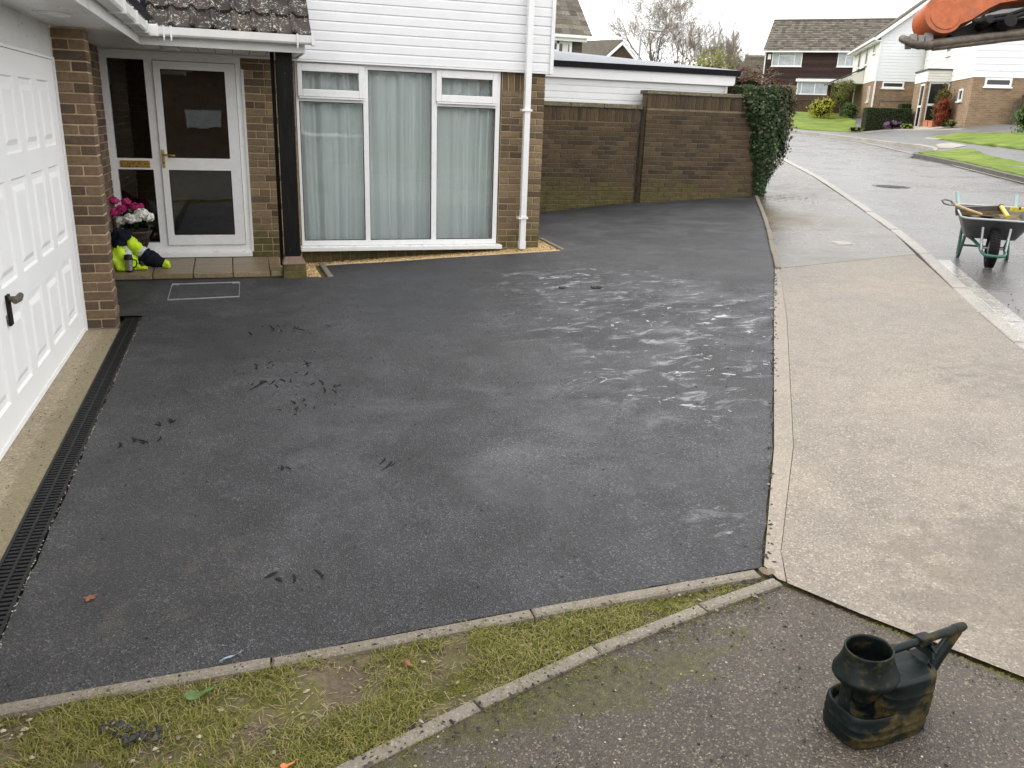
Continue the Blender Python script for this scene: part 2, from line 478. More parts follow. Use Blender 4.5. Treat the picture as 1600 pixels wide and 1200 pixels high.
aggregate('channel_wet', (.30, .28, .25), ((.36, .34, .31), (.5, .48, .45), (.2, .18, .155)), 50, .28, .16, bumpd=.002, spec=.6)
aggregate('flagstone', (.235, .175, .105), ((.27, .205, .125), (.33, .26, .165), (.15, .11, .06)), 140, .48, .14, bumpd=.002, spec=.5,
          moss=(lambda n: n.mr(n.noise(2, 3), .4, .6, 0, .6), .45, (.085, .065, .025), (.16, .125, .05)))
aggregate('coping', (.15, .135, .085), ((.2, .18, .12), (.3, .28, .2), (.08, .07, .04)), 60, .9, .05, bumpd=.004)
aggregate('dark_kerb', (.075, .07, .062), ((.1, .095, .085), (.16, .15, .135), (.04, .037, .033)), 50, .6, .1, bumpd=.003)

def soil():
    n = N('soil')
    a = n.noise(7, 8, .7)
    b = n.noise(55, 5, .7)
    c = n.vor(60)
    col = n.ramp(n.math('ADD', n.math('MULTIPLY', a, .6), n.math('MULTIPLY', b, .4)), (.33, (.07, .052, .033)), (.5, (.15, .115, .076)), (.66, (.25, .20, .135)))
    g = n.mr(n.noise(4.3, 6, .65), .42, .60, 0, .85)
    col = n.mix(g, col, n.ramp(n.noise(48, 5, .7), (.35, (.075, .08, .012)), (.65, (.20, .19, .035))))
    M['soil'] = n.done(col, .85, n.bump(n.math('ADD', n.math('MULTIPLY', b, 1.0), a), .9, .02), .3)
soil()
def lawn():
    n = N('lawn_grass')
    a = n.noise(1.1, 6, .6)
    b = n.noise(22, 6, .75)
    col = n.ramp(n.math('ADD', n.math('MULTIPLY', a, .55), n.math('MULTIPLY', b, .45)), (.36, (.075, .12, .018)), (.5, (.15, .21, .03)), (.66, (.27, .31, .06)))
    M['lawn_grass'] = n.done(col, .8, n.bump(b, 1.0, .05), .2)
lawn()
def ground_base():
    n = N('ground_base')
    col = n.ramp(n.noise(.12, 6, .6), (.35, (.05, .075, .02)), (.65, (.10, .12, .04)))
    M['ground_base'] = n.done(col, .9, n.bump(n.noise(3, 6), .5, .1), .2)
ground_base()
def gravel():
    n = N('gravel_stone')
    col = n.ramp(n.island, (0, (.22, .12, .04)), (.35, (.42, .26, .10)), (.7, (.58, .42, .20)), (1, (.66, .55, .36)))
    M['gravel_stone'] = n.done(col, .55, n.bump(n.noise(160, 3), .3, .002), .4)
gravel()
def crumbs():
    n = N('crumb')
    col = n.ramp(n.island, (0, (.010, .010, .010)), (.7, (.028, .026, .024)), (.9, (.07, .06, .045)), (1, (.25, .21, .15)))
    M['crumb'] = n.done(col, .6, None, .4)
    n = N('pebble')
    col = n.ramp(n.island, (0, (.12, .09, .06)), (.5, (.30, .24, .17)), (1, (.48, .42, .33)))
    M['pebble'] = n.done(col, .7, n.bump(n.noise(200, 3), .3, .002), .3)
crumbs()
def tilemat():
    n = N('roof_tile')
    r = n.objrand
    col = n.ramp(r, (0, (.026, .020, .017)), (.6, (.048, .037, .031)), (1, (.068, .050, .041)))
    lich = n.math('MULTIPLY', n.mr(n.noise(46, 5, .65, .5), .555, .60), n.mr(n.noise(7.0, 3), .40, .52))
    col = n.mix(n.math('MULTIPLY', lich, .9), col, n.ramp(n.noise(90, 2), (.3, (.34, .33, .26)), (.7, (.74, .73, .66))))
    M['roof_tile'] = n.done(col, .6, n.bump(n.noise(120, 4), .35, .004), .35)
    n = N('roof_far')
    rr = n.math('FRACT', n.math('ADD', n.island, n.objrand))
    col = n.ramp(n.math('ADD', n.math('MULTIPLY', rr, .5), n.math('MULTIPLY', n.noise(5, 5, .7), .5)), (.25, (.075, .065, .052)), (.55, (.135, .118, .098)), (.8, (.20, .175, .14)))
    col = n.mix(n.mr(n.noise(1.1, 5), .55, .75, 0, .5), col, (.13, .125, .06))
    M['roof_far'] = n.done(col, .85, n.bump(n.noise(30, 4), .4, .01), .2)
tilemat()
def canmat():
    n = N('can_green')
    col = n.ramp(n.noise(14, 4), (.3, (.0025, .0055, .0055)), (.7, (.006, .011, .0105)))
    mud = n.mr(n.noise(7.5, 8, .68, .3, v=n.local), .49, .60)
    col = n.mix(n.math('MULTIPLY', mud, .75), col, n.ramp(n.noise(60, 4), (.3, (.036, .027, .007)), (.7, (.10, .072, .02))))
    dust = n.mr(n.noise(30, 6, .7), .52, .75, 0, .22)
    col = n.mix(dust, col, (.05, .058, .058))
    M['can_green'] = n.done(col, n.mr(mud, 0, 1, .45, .8), n.bump(n.noise(70, 4), .15, .003), .2)
canmat()
def hangtile():
    n = N('hung_brown')
    col = n.ramp(n.math('ADD', n.math('MULTIPLY', n.island, .6), n.math('MULTIPLY', n.noise(4, 4), .4)), (.2, (.028, .014, .011)), (.8, (.060, .030, .023)))
    M['hung_brown'] = n.done(col, .7, None, .3)
hangtile()
def postmat():
    n = N('post_black')
    v = n.mapping(n.pos, scale=(30, 30, 3))
    col = n.ramp(n.noise(1.0, 5, .6, v=v), (.3, (.004, .004, .004)), (.7, (.013, .012, .011)))
    ch = n.mr(n.noise(9, 5, .7), .66, .72)
    col = n.mix(n.math('MULTIPLY', ch, .6), col, (.22, .21, .19))
    M['post_black'] = n.done(col, .75, n.bump(n.noise(1.0, 4, v=v), .6, .008), .15)
postmat()
# ---------------------------------------------------------------- mesh helpers
WM = {}                                   # world matrices of what is linked so far
def _link(o, parent, world):
    COL.objects.link(o)
    if parent is None:
        WM[o.name] = Matrix.Translation(o.location) @ o.rotation_euler.to_matrix().to_4x4()
        return o
    o.parent = parent
    if world:
        o.matrix_parent_inverse = WM[parent.name].inverted()
        base = Matrix.Identity(4)
    else:
        base = WM[parent.name]
    WM[o.name] = base @ Matrix.Translation(o.location) @ o.rotation_euler.to_matrix().to_4x4()
    return o
def tag(o, label, cat, group=None):
    o['label'] = label
    o['category'] = cat
    if group: o['group'] = group
    return o
def structure(o):
    o['kind'] = 'structure'
    return o
def stuff(o, label=None, cat=None):
    o['kind'] = 'stuff'
    if label: o['label'] = label
    if cat: o['category'] = cat
    return o
def empty(name, label, cat, loc=(0, 0, 0), rz=0.0, group=None):
    o = bpy.data.objects.new(name, None)
    o.empty_display_size = .1
    o.location = loc
    o.rotation_euler = (0, 0, rz)
    _link(o, None, True)
    return tag(o, label, cat, group)

class MB:
    def __init__(s):
        s.v = []; s.f = []; s.sm = []
    def add(s, vs, fs, smooth=False):
        b = len(s.v)
        s.v.extend([tuple(v) for v in vs])
        for f in fs:
            s.f.append(tuple(i + b for i in f)); s.sm.append(smooth)
        return s
    def box(s, x0, x1, y0, y1, z0, z1, m=None):
        vs = [(x0, y0, z0), (x1, y0, z0), (x1, y1, z0), (x0, y1, z0), (x0, y0, z1), (x1, y0, z1), (x1, y1, z1), (x0, y1, z1)]
        if m is not None: vs = [m @ Vector(v) for v in vs]
        return s.add(vs, [(0, 3, 2, 1), (4, 5, 6, 7), (0, 1, 5, 4), (1, 2, 6, 5), (2, 3, 7, 6), (3, 0, 4, 7)])
    def prism(s, poly, f0, f1, cap=True, smooth=False):
        """poly: 2D points; f0/f1 map a 2D point to 3D at either end"""
        n = len(poly)
        vs = [f0(*p) for p in poly] + [f1(*p) for p in poly]
        s.add(vs, [(i, (i + 1) % n, n + (i + 1) % n, n + i) for i in range(n)], smooth)
        if cap:
            s.add(vs[:n], [tuple(range(n))[::-1]]); s.add(vs[n:], [tuple(range(n))])
        return s
    def strip(s, prof, f0, f1, smooth=False):
        n = len(prof)
        return s.add([f0(*p) for p in prof] + [f1(*p) for p in prof], [(i, i + 1, n + i + 1, n + i) for i in range(n - 1)], smooth)
    def tube(s, pts, r, n=8, cap=True, smooth=True):
        pts = [Vector(p) for p in pts]
        rs = r if isinstance(r, (list, tuple)) else [r] * len(pts)
        up = None; rings = []
        for i, p in enumerate(pts):
            d = (pts[min(i + 1, len(pts) - 1)] - pts[max(i - 1, 0)]).normalized()
            if up is None:
                up = Vector((0, 0, 1)) if abs(d.z) < .9 else Vector((1, 0, 0))
            a = d.cross(up).normalized(); b = a.cross(d).normalized(); up = b
            rings.append([p + (a * math.cos(2 * math.pi * k / n) + b * math.sin(2 * math.pi * k / n)) * rs[i] for k in range(n)])
        vs = [v for ring in rings for v in ring]
        fs = [(i * n + k, i * n + (k + 1) % n, (i + 1) * n + (k + 1) % n, (i + 1) * n + k) for i in range(len(pts) - 1) for k in range(n)]
        s.add(vs, fs, smooth)
        if cap:
            s.add(rings[0], [tuple(range(n))[::-1]]); s.add(rings[-1], [tuple(range(n))])
        return s
    def lathe(s, prof, c=(0, 0, 0), n=20, m=None, cap=True, sx=1., sy=1., smooth=True):
        rings = []
        for r, z in prof:
            ring = [Vector((c[0] + r * sx * math.cos(2 * math.pi * k / n), c[1] + r * sy * math.sin(2 * math.pi * k / n), c[2] + z)) for k in range(n)]
            if m is not None: ring = [m @ v for v in ring]
            rings.append(ring)
        vs = [v for g in rings for v in g]
        s.add(vs, [(i * n + k, i * n + (k + 1) % n, (i + 1) * n + (k + 1) % n, (i + 1) * n + k) for i in range(len(prof) - 1) for k in range(n)], smooth)
        if cap:
            s.add(rings[0], [tuple(range(n))[::-1]]); s.add(rings[-1], [tuple(range(n))])
        return s
    def mesh(s, name):
        me = bpy.data.meshes.new(name)
        me.from_pydata(s.v, [], s.f)
        me.polygons.foreach_set('use_smooth', s.sm)
        me.update()
        return me
    def ob(s, name, mat, parent=None, world=True, bevel=0.0, fix=True):
        me = s.mesh(name)
        if fix:
            bm = bmesh.new(); bm.from_mesh(me)
            bmesh.ops.recalc_face_normals(bm, faces=bm.faces)
            if bevel:
                bmesh.ops.bevel(bm, geom=list(bm.edges), offset=bevel, segments=2, affect='EDGES', profile=.6)
            bm.to_mesh(me); bm.free()
        me.materials.append(M[mat])
        o = bpy.data.objects.new(name, me)
        return _link(o, parent, world)
def inst(name, me, parent, loc, rz=0.0, world=True, mat=None, rot=None):
    o = bpy.data.objects.new(name, me)
    o.location = loc
    o.rotation_euler = rot if rot else (0, 0, rz)
    o.parent = parent
    if world:
        o.matrix_parent_inverse = WM[parent.name].inverted()
    COL.objects.link(o)
    return o

def inside(poly, x, y):
    c = False; j = len(poly) - 1
    for i in range(len(poly)):
        xi, yi = poly[i]; xj, yj = poly[j]
        if (yi > y) != (yj > y) and x < (xj - xi) * (y - yi) / (yj - yi) + xi: c = not c
        j = i
    return c
def surface(name, poly, mat, step, dz=0.0, zf=None, parent=None, jag=0.0, thick=0.0):
    zf = zf or T
    rnd = random.Random(len(name) * 31 + 5)
    out = []
    for i in range(len(poly)):
        a = Vector(poly[i]); b = Vector(poly[(i + 1) % len(poly)])
        k = max(1, int((b - a).length / step))
        nrm = Vector((-(b - a).y, (b - a).x)).normalized() if (b - a).length else Vector((0, 0))
        for q in range(k):
            p = a.lerp(b, q / k)
            if q and jag: p = p + nrm * rnd.uniform(-jag, jag)
            out.append(p)
    n = len(out)
    lo = (min(p.x for p in out), min(p.y for p in out)); hi = (max(p.x for p in out), max(p.y for p in out))
    pts = list(out)
    pl = [(p.x, p.y) for p in out]
    x = lo[0] + step * .5
    while x < hi[0]:
        y = lo[1] + step * .5
        while y < hi[1]:
            if inside(pl, x, y): pts.append(Vector((x, y)))
            y += step
        x += step
    vs, es, fs, *_ = geometry.delaunay_2d_cdt(pts, [(i, (i + 1) % n) for i in range(n)], [list(range(n))], 1, 1e-5)
    mb = MB()
    V3 = [(v.x, v.y, zf(v.x, v.y) + dz) for v in vs]
    mb.add(V3, [tuple(f) for f in fs])
    if thick:
        bd = [(p.x, p.y) for p in out]
        mb.strip([(i,) for i in range(n + 1)], lambda i: (bd[i % n][0], bd[i % n][1], zf(*bd[i % n]) + dz), lambda i: (bd[i % n][0], bd[i % n][1], zf(*bd[i % n]) + dz - thick))
    o = mb.ob(name, mat, parent, fix=False)
    me = o.data
    bm = bmesh.new(); bm.from_mesh(me)
    for f in bm.faces:
        f.normal_update()
        if f.normal.z < 0: f.normal_flip()
    bm.to_mesh(me); bm.free()
    return o

# small scattered things -------------------------------------------------
_oct = [Vector(v).normalized() for v in ((1, 0, 0), (-1, 0, 0), (0, 1, 0), (0, -1, 0), (0, 0, 1), (0, 0, -1), (1, 1, 1), (-1, 1, 1), (1, -1, 1), (-1, -1, 1))]
def pebble(mb, p, r, rnd, flat=.7):
    vs = [(1, 0, 0), (.3, .95, 0), (-.8, .6, 0), (-.8, -.6, 0), (.3, -.95, 0), (.1, 0, 1), (0, .1, -1)]
    a = rnd.uniform(0, 6.28); ca, sa = math.cos(a), math.sin(a)
    el = rnd.uniform(.65, 1.25)
    out = []
    for x, y, z in vs:
        j = rnd.uniform(.75, 1.2)
        x *= j * el; y *= j / el; z *= j * flat
        out.append((p[0] + r * (x * ca - y * sa), p[1] + r * (x * sa + y * ca), p[2] + r * z))
    mb.add(out, [(0, 1, 5), (1, 2, 5), (2, 3, 5), (3, 4, 5), (4, 0, 5), (1, 0, 6), (2, 1, 6), (3, 2, 6), (4, 3, 6), (0, 4, 6)])
def leaf(mb, p, nrm, size, rnd, asp=.62):
    nrm = Vector(nrm).normalized()
    t = nrm.orthogonal().normalized()
    t.rotate(Matrix.Rotation(rnd.uniform(0, 6.283), 3, nrm))
    b = nrm.cross(t)
    s = size * rnd.uniform(.6, 1.25)
    c = nrm * s * .18
    mb.add([p - t * s * .5, p + b * s * asp * .5 - c * .5, p + t * s * .5 - c, p - b * s * asp * .5 - c * .5], [(0, 1, 2), (0, 2, 3)])
def foliage(blobs, n, size, seed, jit=.9, shell=.55, up=.25, asp=.62):
    """leaf clumps through the volume of the ellipsoids (c, r)"""
    rnd = random.Random(seed)
    mb = MB()
    w = [r[0] * r[1] + r[1] * r[2] + r[0] * r[2] for c, r in blobs]
    for (c, r), wi in zip(blobs, w):
        k = int(n * wi / sum(w))
        nc = max(6, k // 14)
        for _ in range(nc):
            d = Vector((rnd.gauss(0, 1), rnd.gauss(0, 1), rnd.gauss(0, 1))).normalized()
            q = rnd.uniform(shell, 1.06)
            cc = Vector((c[0] + d.x * r[0] * q, c[1] + d.y * r[1] * q, c[2] + d.z * r[2] * q))
            cs = min(r) * .2
            for _ in range(14):
                p = cc + Vector((rnd.gauss(0, cs), rnd.gauss(0, cs), rnd.gauss(0, cs * .8)))
                nn = d * 1.0 + Vector((rnd.uniform(-jit, jit), rnd.uniform(-jit, jit), rnd.uniform(-jit, jit) + up))
                leaf(mb, p, nn, size, rnd, asp)
    return mb
def blob(mb, c, r, n=10, seed=0, amp=.18):
    rings = []
    for i in range(n // 2 + 1):
        th = math.pi * i / (n // 2)
        for k in range(n):
            ph = 2 * math.pi * k / n
            d = Vector((math.sin(th) * math.cos(ph), math.sin(th) * math.sin(ph), math.cos(th)))
            q = 1 + amp * mnoise.noise(d * 2.2 + Vector((seed, 0, 0)))
            rings.append((c[0] + d.x * r[0] * q, c[1] + d.y * r[1] * q, c[2] + d.z * r[2] * q))
    mb.add(rings, [(i * n + k, i * n + (k + 1) % n, (i + 1) * n + (k + 1) % n, (i + 1) * n + k) for i in range(n // 2) for k in range(n)], True)

# bricks -----------------------------------------------------------------
_bk = {}
def brick_mesh(l, h, d, mat):
    key = (round(l, 3), round(h, 3), round(d, 3), mat)
    if key not in _bk:
        c = .0045
        mb = MB()
        a = l / 2; b = h / 2
        vs = [(-a, d, -b), (a, d, -b), (a, d, b), (-a, d, b), (-a, c, -b), (a, c, -b), (a, c, b), (-a, c, b),
              (-a + c, 0, -b + c), (a - c, 0, -b + c), (a - c, 0, b - c), (-a + c, 0, b - c)]
        fs = [(8, 9, 10, 11), (4, 5, 9, 8), (5, 6, 10, 9), (6, 7, 11, 10), (7, 4, 8, 11), (0, 1, 5, 4), (1, 2, 6, 5), (2, 3, 7, 6), (3, 0, 4, 7)]
        mb.add(vs, fs)
        me = mb.mesh('brick')
        me.materials.append(M[mat])
        _bk[key] = me
    return _bk[key]
def courses(parent, o, ang, length, zs, mat, lay, depth=.06, rnd=None, cut0=0.0, bh=.065, clip=None):
    """lay bricks on the face that starts at o=(x,y), runs along ang; outward is to the right-hand side (-y in its frame).
    zs: bottoms of the courses; lay(i) -> list of brick lengths from the start"""
    rnd = rnd or random.Random(3)
    ux = Vector((math.cos(ang), math.sin(ang), 0)); out = Vector((math.sin(ang), -math.cos(ang), 0))
    cnt = 0
    for i, z in enumerate(zs):
        s = 0.0
        for l in lay(i):
            l2 = min(l, length - s)
            if l2 > .03 and (clip is None or clip(s + l2 / 2, z + bh / 2)):
                p = Vector((o[0], o[1], 0)) + ux * (s + l2 / 2) + out * (rnd.uniform(.002, .0065))
                inst('brick', brick_mesh(l2, bh, depth, mat), parent, (p.x, p.y, z + bh / 2 + rnd.uniform(-.001, .001)),
                     rot=(rnd.uniform(-.006, .006), rnd.uniform(-.004, .004), ang + rnd.uniform(-.008, .008)))
                cnt += 1
            s += l + .010
            if s > length: break
    return cnt
def stretcher(i):
    return ([.1025] if i % 2 else []) + [.215] * 80
# ================================================================ THE SETTING
# base sheet to the horizon
def base_ground():
    xs = [-400, -200, -100, -50, -25, -12] + [-6 + 2 * i for i in range(35)] + [70, 90, 130, 200, 400]
    ys = [-300, -150, -70, -35, -18, -9, -4] + [2 * i for i in range(40)] + [84, 95, 120, 170, 260, 400]
    mb = MB(); n = len(ys)
    mb.add([(x, y, T(x, y) - .09) for x in xs for y in ys], [(i * n + j, (i + 1) * n + j, (i + 1) * n + j + 1, i * n + j + 1) for i in range(len(xs) - 1) for j in range(n - 1)], True)
    return structure(mb.ob('ground', 'ground_base', fix=False))
base_ground()

DRIVE = [(-.862, 2.455), (-.862, 7.625), (-1.30, 7.625), (-1.30, 8.83), (.38, 8.83), (.38, 8.90), (.60, 8.90), (.62, 8.79), (.815, 8.76), (.80, 9.50),
         (1.52, 9.38), (2.26, 9.37), (3.01, 9.31), (3.66, 9.27), (3.70, 10.15), (3.44, 10.15), (3.44, 13.40), (6.62, 13.40), (6.62, 13.28), (8.86, 13.28),
         (8.62, 12.88), (6.985, 10.13), (5.225, 7.31), (4.005, 5.53), (2.505, 3.32), (1.805, 2.36), (.8, 2.395), (0, 2.41)]
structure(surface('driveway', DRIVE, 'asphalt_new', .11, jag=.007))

WEDGE = [(-3.2, 2.42), (-.9, 2.42), (0, 2.38), (1.74, 2.31), (1.60, 2.24), (1.0, 2.12), (.16, 1.87), (-.8, 1.6), (-3.2, .9)]
structure(surface('subsoil', [(-3.0, .6), (3.0, .6), (5.6, 4.9), (9.0, 10.9), (9.0, 13.3), (3.4, 13.3), (-.8, 8.0), (-.8, 2.45), (-3.0, 2.45)], 'soil', .5, dz=-.02))
structure(surface('lawn_strip', WEDGE, 'soil', .06, dz=-.012, zf=lambda x, y: T(x, y) + .016 * mnoise.noise(Vector((x * 5, y * 5, 0))) + .006 * mnoise.noise(Vector((x * 19, y * 19, 3)))))
NEIGH = [(1.81, 2.232), (1.0, 2.085), (.17, 1.83), (-.8, 1.55), (-3.5, .75), (-3.5, -7.5), (4.0, -7.5), (3.0, -1.5), (2.189, 1.531), (1.944, 1.977)]
structure(surface('neighbour_driveway', NEIGH, 'old_tarmac', .25, dz=-.010, jag=.003))
SLAB = [(1.9395, 2.43), (2.6145, 3.30), (4.1145, 5.50), (5.281, 7.30), (7.09, 7.40), (6.385, 6.28), (5.655, 5.14), (5.075, 4.19), (3.1, .9), (2.6, .55), (2.195, 1.535), (1.95, 1.98), (1.828, 2.231)]
structure(surface('pavement', SLAB, 'concrete_slab', .22, dz=.004))
BORD = [(1.81, 2.262), (1.815, 2.36), (2.512, 3.32), (4.012, 5.53), (5.232, 7.31), (5.278, 7.297), (4.112, 5.502), (2.612, 3.302), (1.938, 2.432), (1.825, 2.235)]
structure(surface('pavement_border', BORD, 'concrete_border', .1, dz=.006))
FOOT = [(5.25, 7.326), (7.12, 7.426), (7.94, 8.69), (9.71, 11.75), (12.1, 16.0), (14.47, 20.57), (17.2, 25.4), (19.0, 30.0), (19.4, 34.0), (17.5, 34.0), (17.0, 30.0), (15.2, 26.0), (12.6, 21.4), (10.2, 16.2), (8.95, 13.55), (8.70, 12.86), (7.06, 10.11), (5.30, 7.34)]
structure(surface('footway', FOOT, 'footway_wet', .3, dz=.0))
# road
NK = [(-4.5, -13.0), (2.6, -.25), (5.255, 4.31), (5.80, 5.25), (6.50, 6.30), (7.245, 7.37), (8.085, 8.66), (9.865, 11.71), (12.26, 15.94), (14.63, 20.5), (17.33, 25.3), (19.1, 30), (19.5, 34), (17.5, 42)]
FK = [(10.5, 2.5), (13.5, 8.8), (16.55, 14.70), (17.30, 16.06), (18.78, 18.72), (19.9, 21.15), (20.25, 22.1), (21.1, 22.75), (22.4, 23.5), (23.6, 24.62), (24.72, 26.6), (25.5, 29.55), (26.34, 32.58), (27.23, 35.55), (27.54, 37.49), (27.85, 39.6), (27.3, 42.3), (25.0, 46.5)]
structure(surface('road', NK + [(12, 50), (25.0, 46.5)] + FK[::-1][1:] + [(3, -13)], 'road_wet', .7, dz=-.02))
def offset_line(P, w):
    out = []
    for i, p in enumerate(P):
        a = Vector(P[max(i - 1, 0)]); b = Vector(P[min(i + 1, len(P) - 1)])
        d = (b - a).normalized()
        out.append((p[0] + d.y * w, p[1] - d.x * w))
    return out
WL = [(14.2, 10.3), (16.35, 14.45), (18.55, 18.5), (20.75, 22.0), (23.55, 27.25), (25.4, 31.0), (26.3, 33.9)]
structure(surface('edge_line', WL + offset_line(WL, .10)[::-1], 'concrete_trim', .3, dz=.0))
# far side of the road
FARP = FK + [(30.5, 52), (60, 70), (62, 20), (40, 0), (14, 2.0)]
structure(surface('far_pavement', FARP, 'far_tarmac', .8, dz=.085))
VERGE = [(20.02, 21.05), (20.5, 22.0), (21.4, 22.6), (22.5, 23.1), (23.1, 23.1), (22.9, 22.2), (21.82, 20.82), (20.91, 19.37), (19.87, 17.57), (18.2, 14.3), (15.6, 9.5), (13.75, 8.9), (16.75, 14.66), (17.5, 16.02), (18.97, 18.7)]
structure(surface('verge', VERGE, 'lawn_grass', .22, zf=lambda x, y: T(x, y) + .125 + .035 * mnoise.noise(Vector((x * 1.2, y * 1.2, 0))), thick=.06))
LAWN2 = [(27.13, 28.69), (27.76, 28.75), (28.56, 28.58), (28.54, 27.6), (28.0, 25.9), (27.6, 24.2), (26.4, 21.2), (24.2, 17.8), (22.0, 18.8), (23.77, 22.11), (24.43, 23.53), (25.4, 25.34), (26.49, 27.41)]
structure(surface('front_lawn', LAWN2, 'lawn_grass', .3, zf=lambda x, y: T(x, y) + .14 + .04 * mnoise.noise(Vector((x, y, 0))), thick=.06))
LAWN1 = [(29.7, 42.2), (29.6, 40.2), (30.64, 38.42), (31.0, 37.5), (31.7, 38.4), (33.0, 40.5), (35.3, 43.3), (38.5, 48.5), (43.5, 55.0), (42.0, 62.0), (36.0, 60.0), (31.5, 51.0)]
structure(surface('corner_lawn', LAWN1, 'lawn_grass', .4, zf=lambda x, y: T(x, y) + .13 + .05 * mnoise.noise(Vector((x * .7, y * .7, 0))), thick=.05))
structure(surface('concrete_patch', [(23.62, 24.45), (24.9, 26.0), (25.35, 25.75), (24.3, 23.9), (23.55, 23.75)], 'kerb_concrete', .3, dz=.100))
structure(surface('garden_path', [(31.2, 33.4), (31.85, 35.4), (33.2, 37.0), (34.3, 36.4), (32.6, 33.9), (31.9, 32.9)], 'concrete_trim', .4, dz=.095))
for nm, P in (('path_edging', [(30.5, 30.35), (31.1, 33.45), (31.78, 35.9), (31.1, 37.42)]), ('path_edging', [(28.6, 28.6), (27.75, 28.8), (27.05, 28.75), (26.4, 27.35)])):
    mb = MB()
    for a, b in zip(P[:-1], P[1:]):
        d = (Vector(b) - Vector(a)).normalized(); w = Vector((-d.y, d.x)) * .09
        q = [Vector(a) + w, Vector(b) + w, Vector(b) - w, Vector(a) - w]
        lo = [(p.x, p.y, T(p.x, p.y) - .05) for p in q]; hi = [(p.x, p.y, T(p.x, p.y) + .13) for p in q]
        mb.add(lo + hi, [(4, 5, 6, 7), (0, 1, 5, 4), (1, 2, 6, 5), (2, 3, 7, 6), (3, 0, 4, 7)])
    structure(mb.ob(nm, 'kerb_concrete'))

# kerb stones -------------------------------------------------------------
def kerb_run(root, name, P, w0, w1, mat, zt, zb, ln, gap=.012, rnd=random.Random(5)):
    """stones of length ln along the polyline P between offsets w0..w1, each its own mesh"""
    P = [Vector(p) for p in P]
    seg = 0; pos = 0.0
    def at(s):
        for a, b in zip(P[:-1], P[1:]):
            l = (b - a).length
            if s <= l or b is P[-1]:
                return a.lerp(b, s / l), (b - a).normalized()
            s -= l
    tot = sum((b - a).length for a, b in zip(P[:-1], P[1:]))
    s = 0.0
    while s < tot - .1:
        e = min(s + ln - gap, tot)
        a, da = at(s); b, db = at(e)
        d = (b - a).normalized(); nn = Vector((d.y, -d.x))
        j = rnd.uniform(-.004, .004); jz = rnd.uniform(-.004, .004)
        q = [a + nn * (w0 + j), b + nn * (w0 + j), b + nn * (w1 + j), a + nn * (w1 + j)]
        c = .007
        i_ = [a + d * c + nn * (w0 + j + c), b - d * c + nn * (w0 + j + c), b - d * c + nn * (w1 + j - c), a + d * c + nn * (w1 + j - c)]
        mb = MB()
        lo = [(p.x, p.y, T(p.x, p.y) + zb) for p in q]; mi = [(p.x, p.y, T(p.x, p.y) + zt + jz - c) for p in q]; hi = [(p.x, p.y, T(p.x, p.y) + zt + jz) for p in i_]
        mb.add(lo + mi + hi, [(8, 9, 10, 11), (4, 5, 9, 8), (5, 6, 10, 9), (6, 7, 11, 10), (7, 4, 8, 11), (0, 1, 5, 4), (1, 2, 6, 5), (2, 3, 7, 6), (3, 0, 4, 7)])
        mb.ob(name, mat, root)
        s += ln
KI = [(1.9, -1.15), (2.7, .2), (5.1, 4.22), (5.68, 5.17), (6.41, 6.30), (7.13, 7.38), (7.96, 8.71), (9.73, 11.77), (12.13, 16.0), (14.5, 20.57), (17.2, 25.4)]
k = empty('kerb', 'long run of pale concrete kerb stones between footway and wet road', 'kerb', (7.1, 7.4, .45))
kerb_run(k, 'kerb_stone', KI, .0, .125, 'kerb_concrete', .010, -.12, .915)
k = empty('gutter_channel', 'smooth wet concrete channel blocks beside the dropped kerb', 'gutter', (5.6, 4.6, .36))
kerb_run(k, 'channel_block', [(2.7, .2), (5.1, 4.22), (5.68, 5.17), (6.41, 6.30), (7.0, 7.19)], .135, .275, 'channel_wet', -.006, -.12, .915)
k = empty('far_kerb', 'dark weathered kerb stones edging the grass verge across the road', 'kerb', (18.8, 18.7, .95))
kerb_run(k, 'kerb_stone', [(13.5, 8.8), (16.55, 14.70), (17.30, 16.06), (18.78, 18.72), (19.9, 21.15), (20.25, 22.1), (21.1, 22.75), (22.4, 23.5)], .0, .13, 'dark_kerb', .105, -.1, .915)
k = empty('far_kerb', 'pale topped kerb along the far footway that bends out of sight', 'kerb', (25.5, 29.5, 1.3))
kerb_run(k, 'kerb_stone', [(22.4, 23.5), (23.6, 24.62), (24.72, 26.6), (25.5, 29.55), (26.34, 32.58), (27.23, 35.55), (27.54, 37.49), (27.85, 39.6), (27.3, 42.3)], .0, .13, 'kerb_concrete', .11, -.1, .915)
# concrete edgings of the drive
k = empty('drive_edging', 'concrete edging stones flush along the near side of the new asphalt', 'edging', (.4, 2.4, .07))
kerb_run(k, 'edging_stone', [(-1.75, 2.45), (-.85, 2.447), (0, 2.407), (.85, 2.388), (1.80, 2.348)], .0, .05, 'concrete_edge', .008, -.12, .88, .006)
k = empty('lawn_edging', 'mossy grey edging stones between thin grass and old tarmac', 'edging', (.9, 2.1, .1))
kerb_run(k, 'edging_stone', [(-1.6, 1.355), (.135, 1.868), (.375, 1.952), (.61, 2.022), (.90, 2.107), (1.30, 2.20), (1.80, 2.283)], .0, .052, 'concrete_edge', .004, -.12, .455, .007)
k = empty('footway_edging', 'thin concrete edging between the drive and the wet footway', 'edging', (6.9, 10.1, .45))
kerb_run(k, 'edging_stone', [(5.235, 7.32), (6.985, 10.13), (8.64, 12.90), (8.85, 13.27)], .005, .065, 'concrete_edge', .02, -.12, .91)
k = empty('gravel_edging', 'short grey edging strips boxing in the gravel under the bay window', 'edging', (2.2, 9.4, .15))
kerb_run(k, 'edging_stone', [(.80, 9.58), (.825, 8.76)], -.06, .0, 'concrete_edge', .016, -.1, .9)
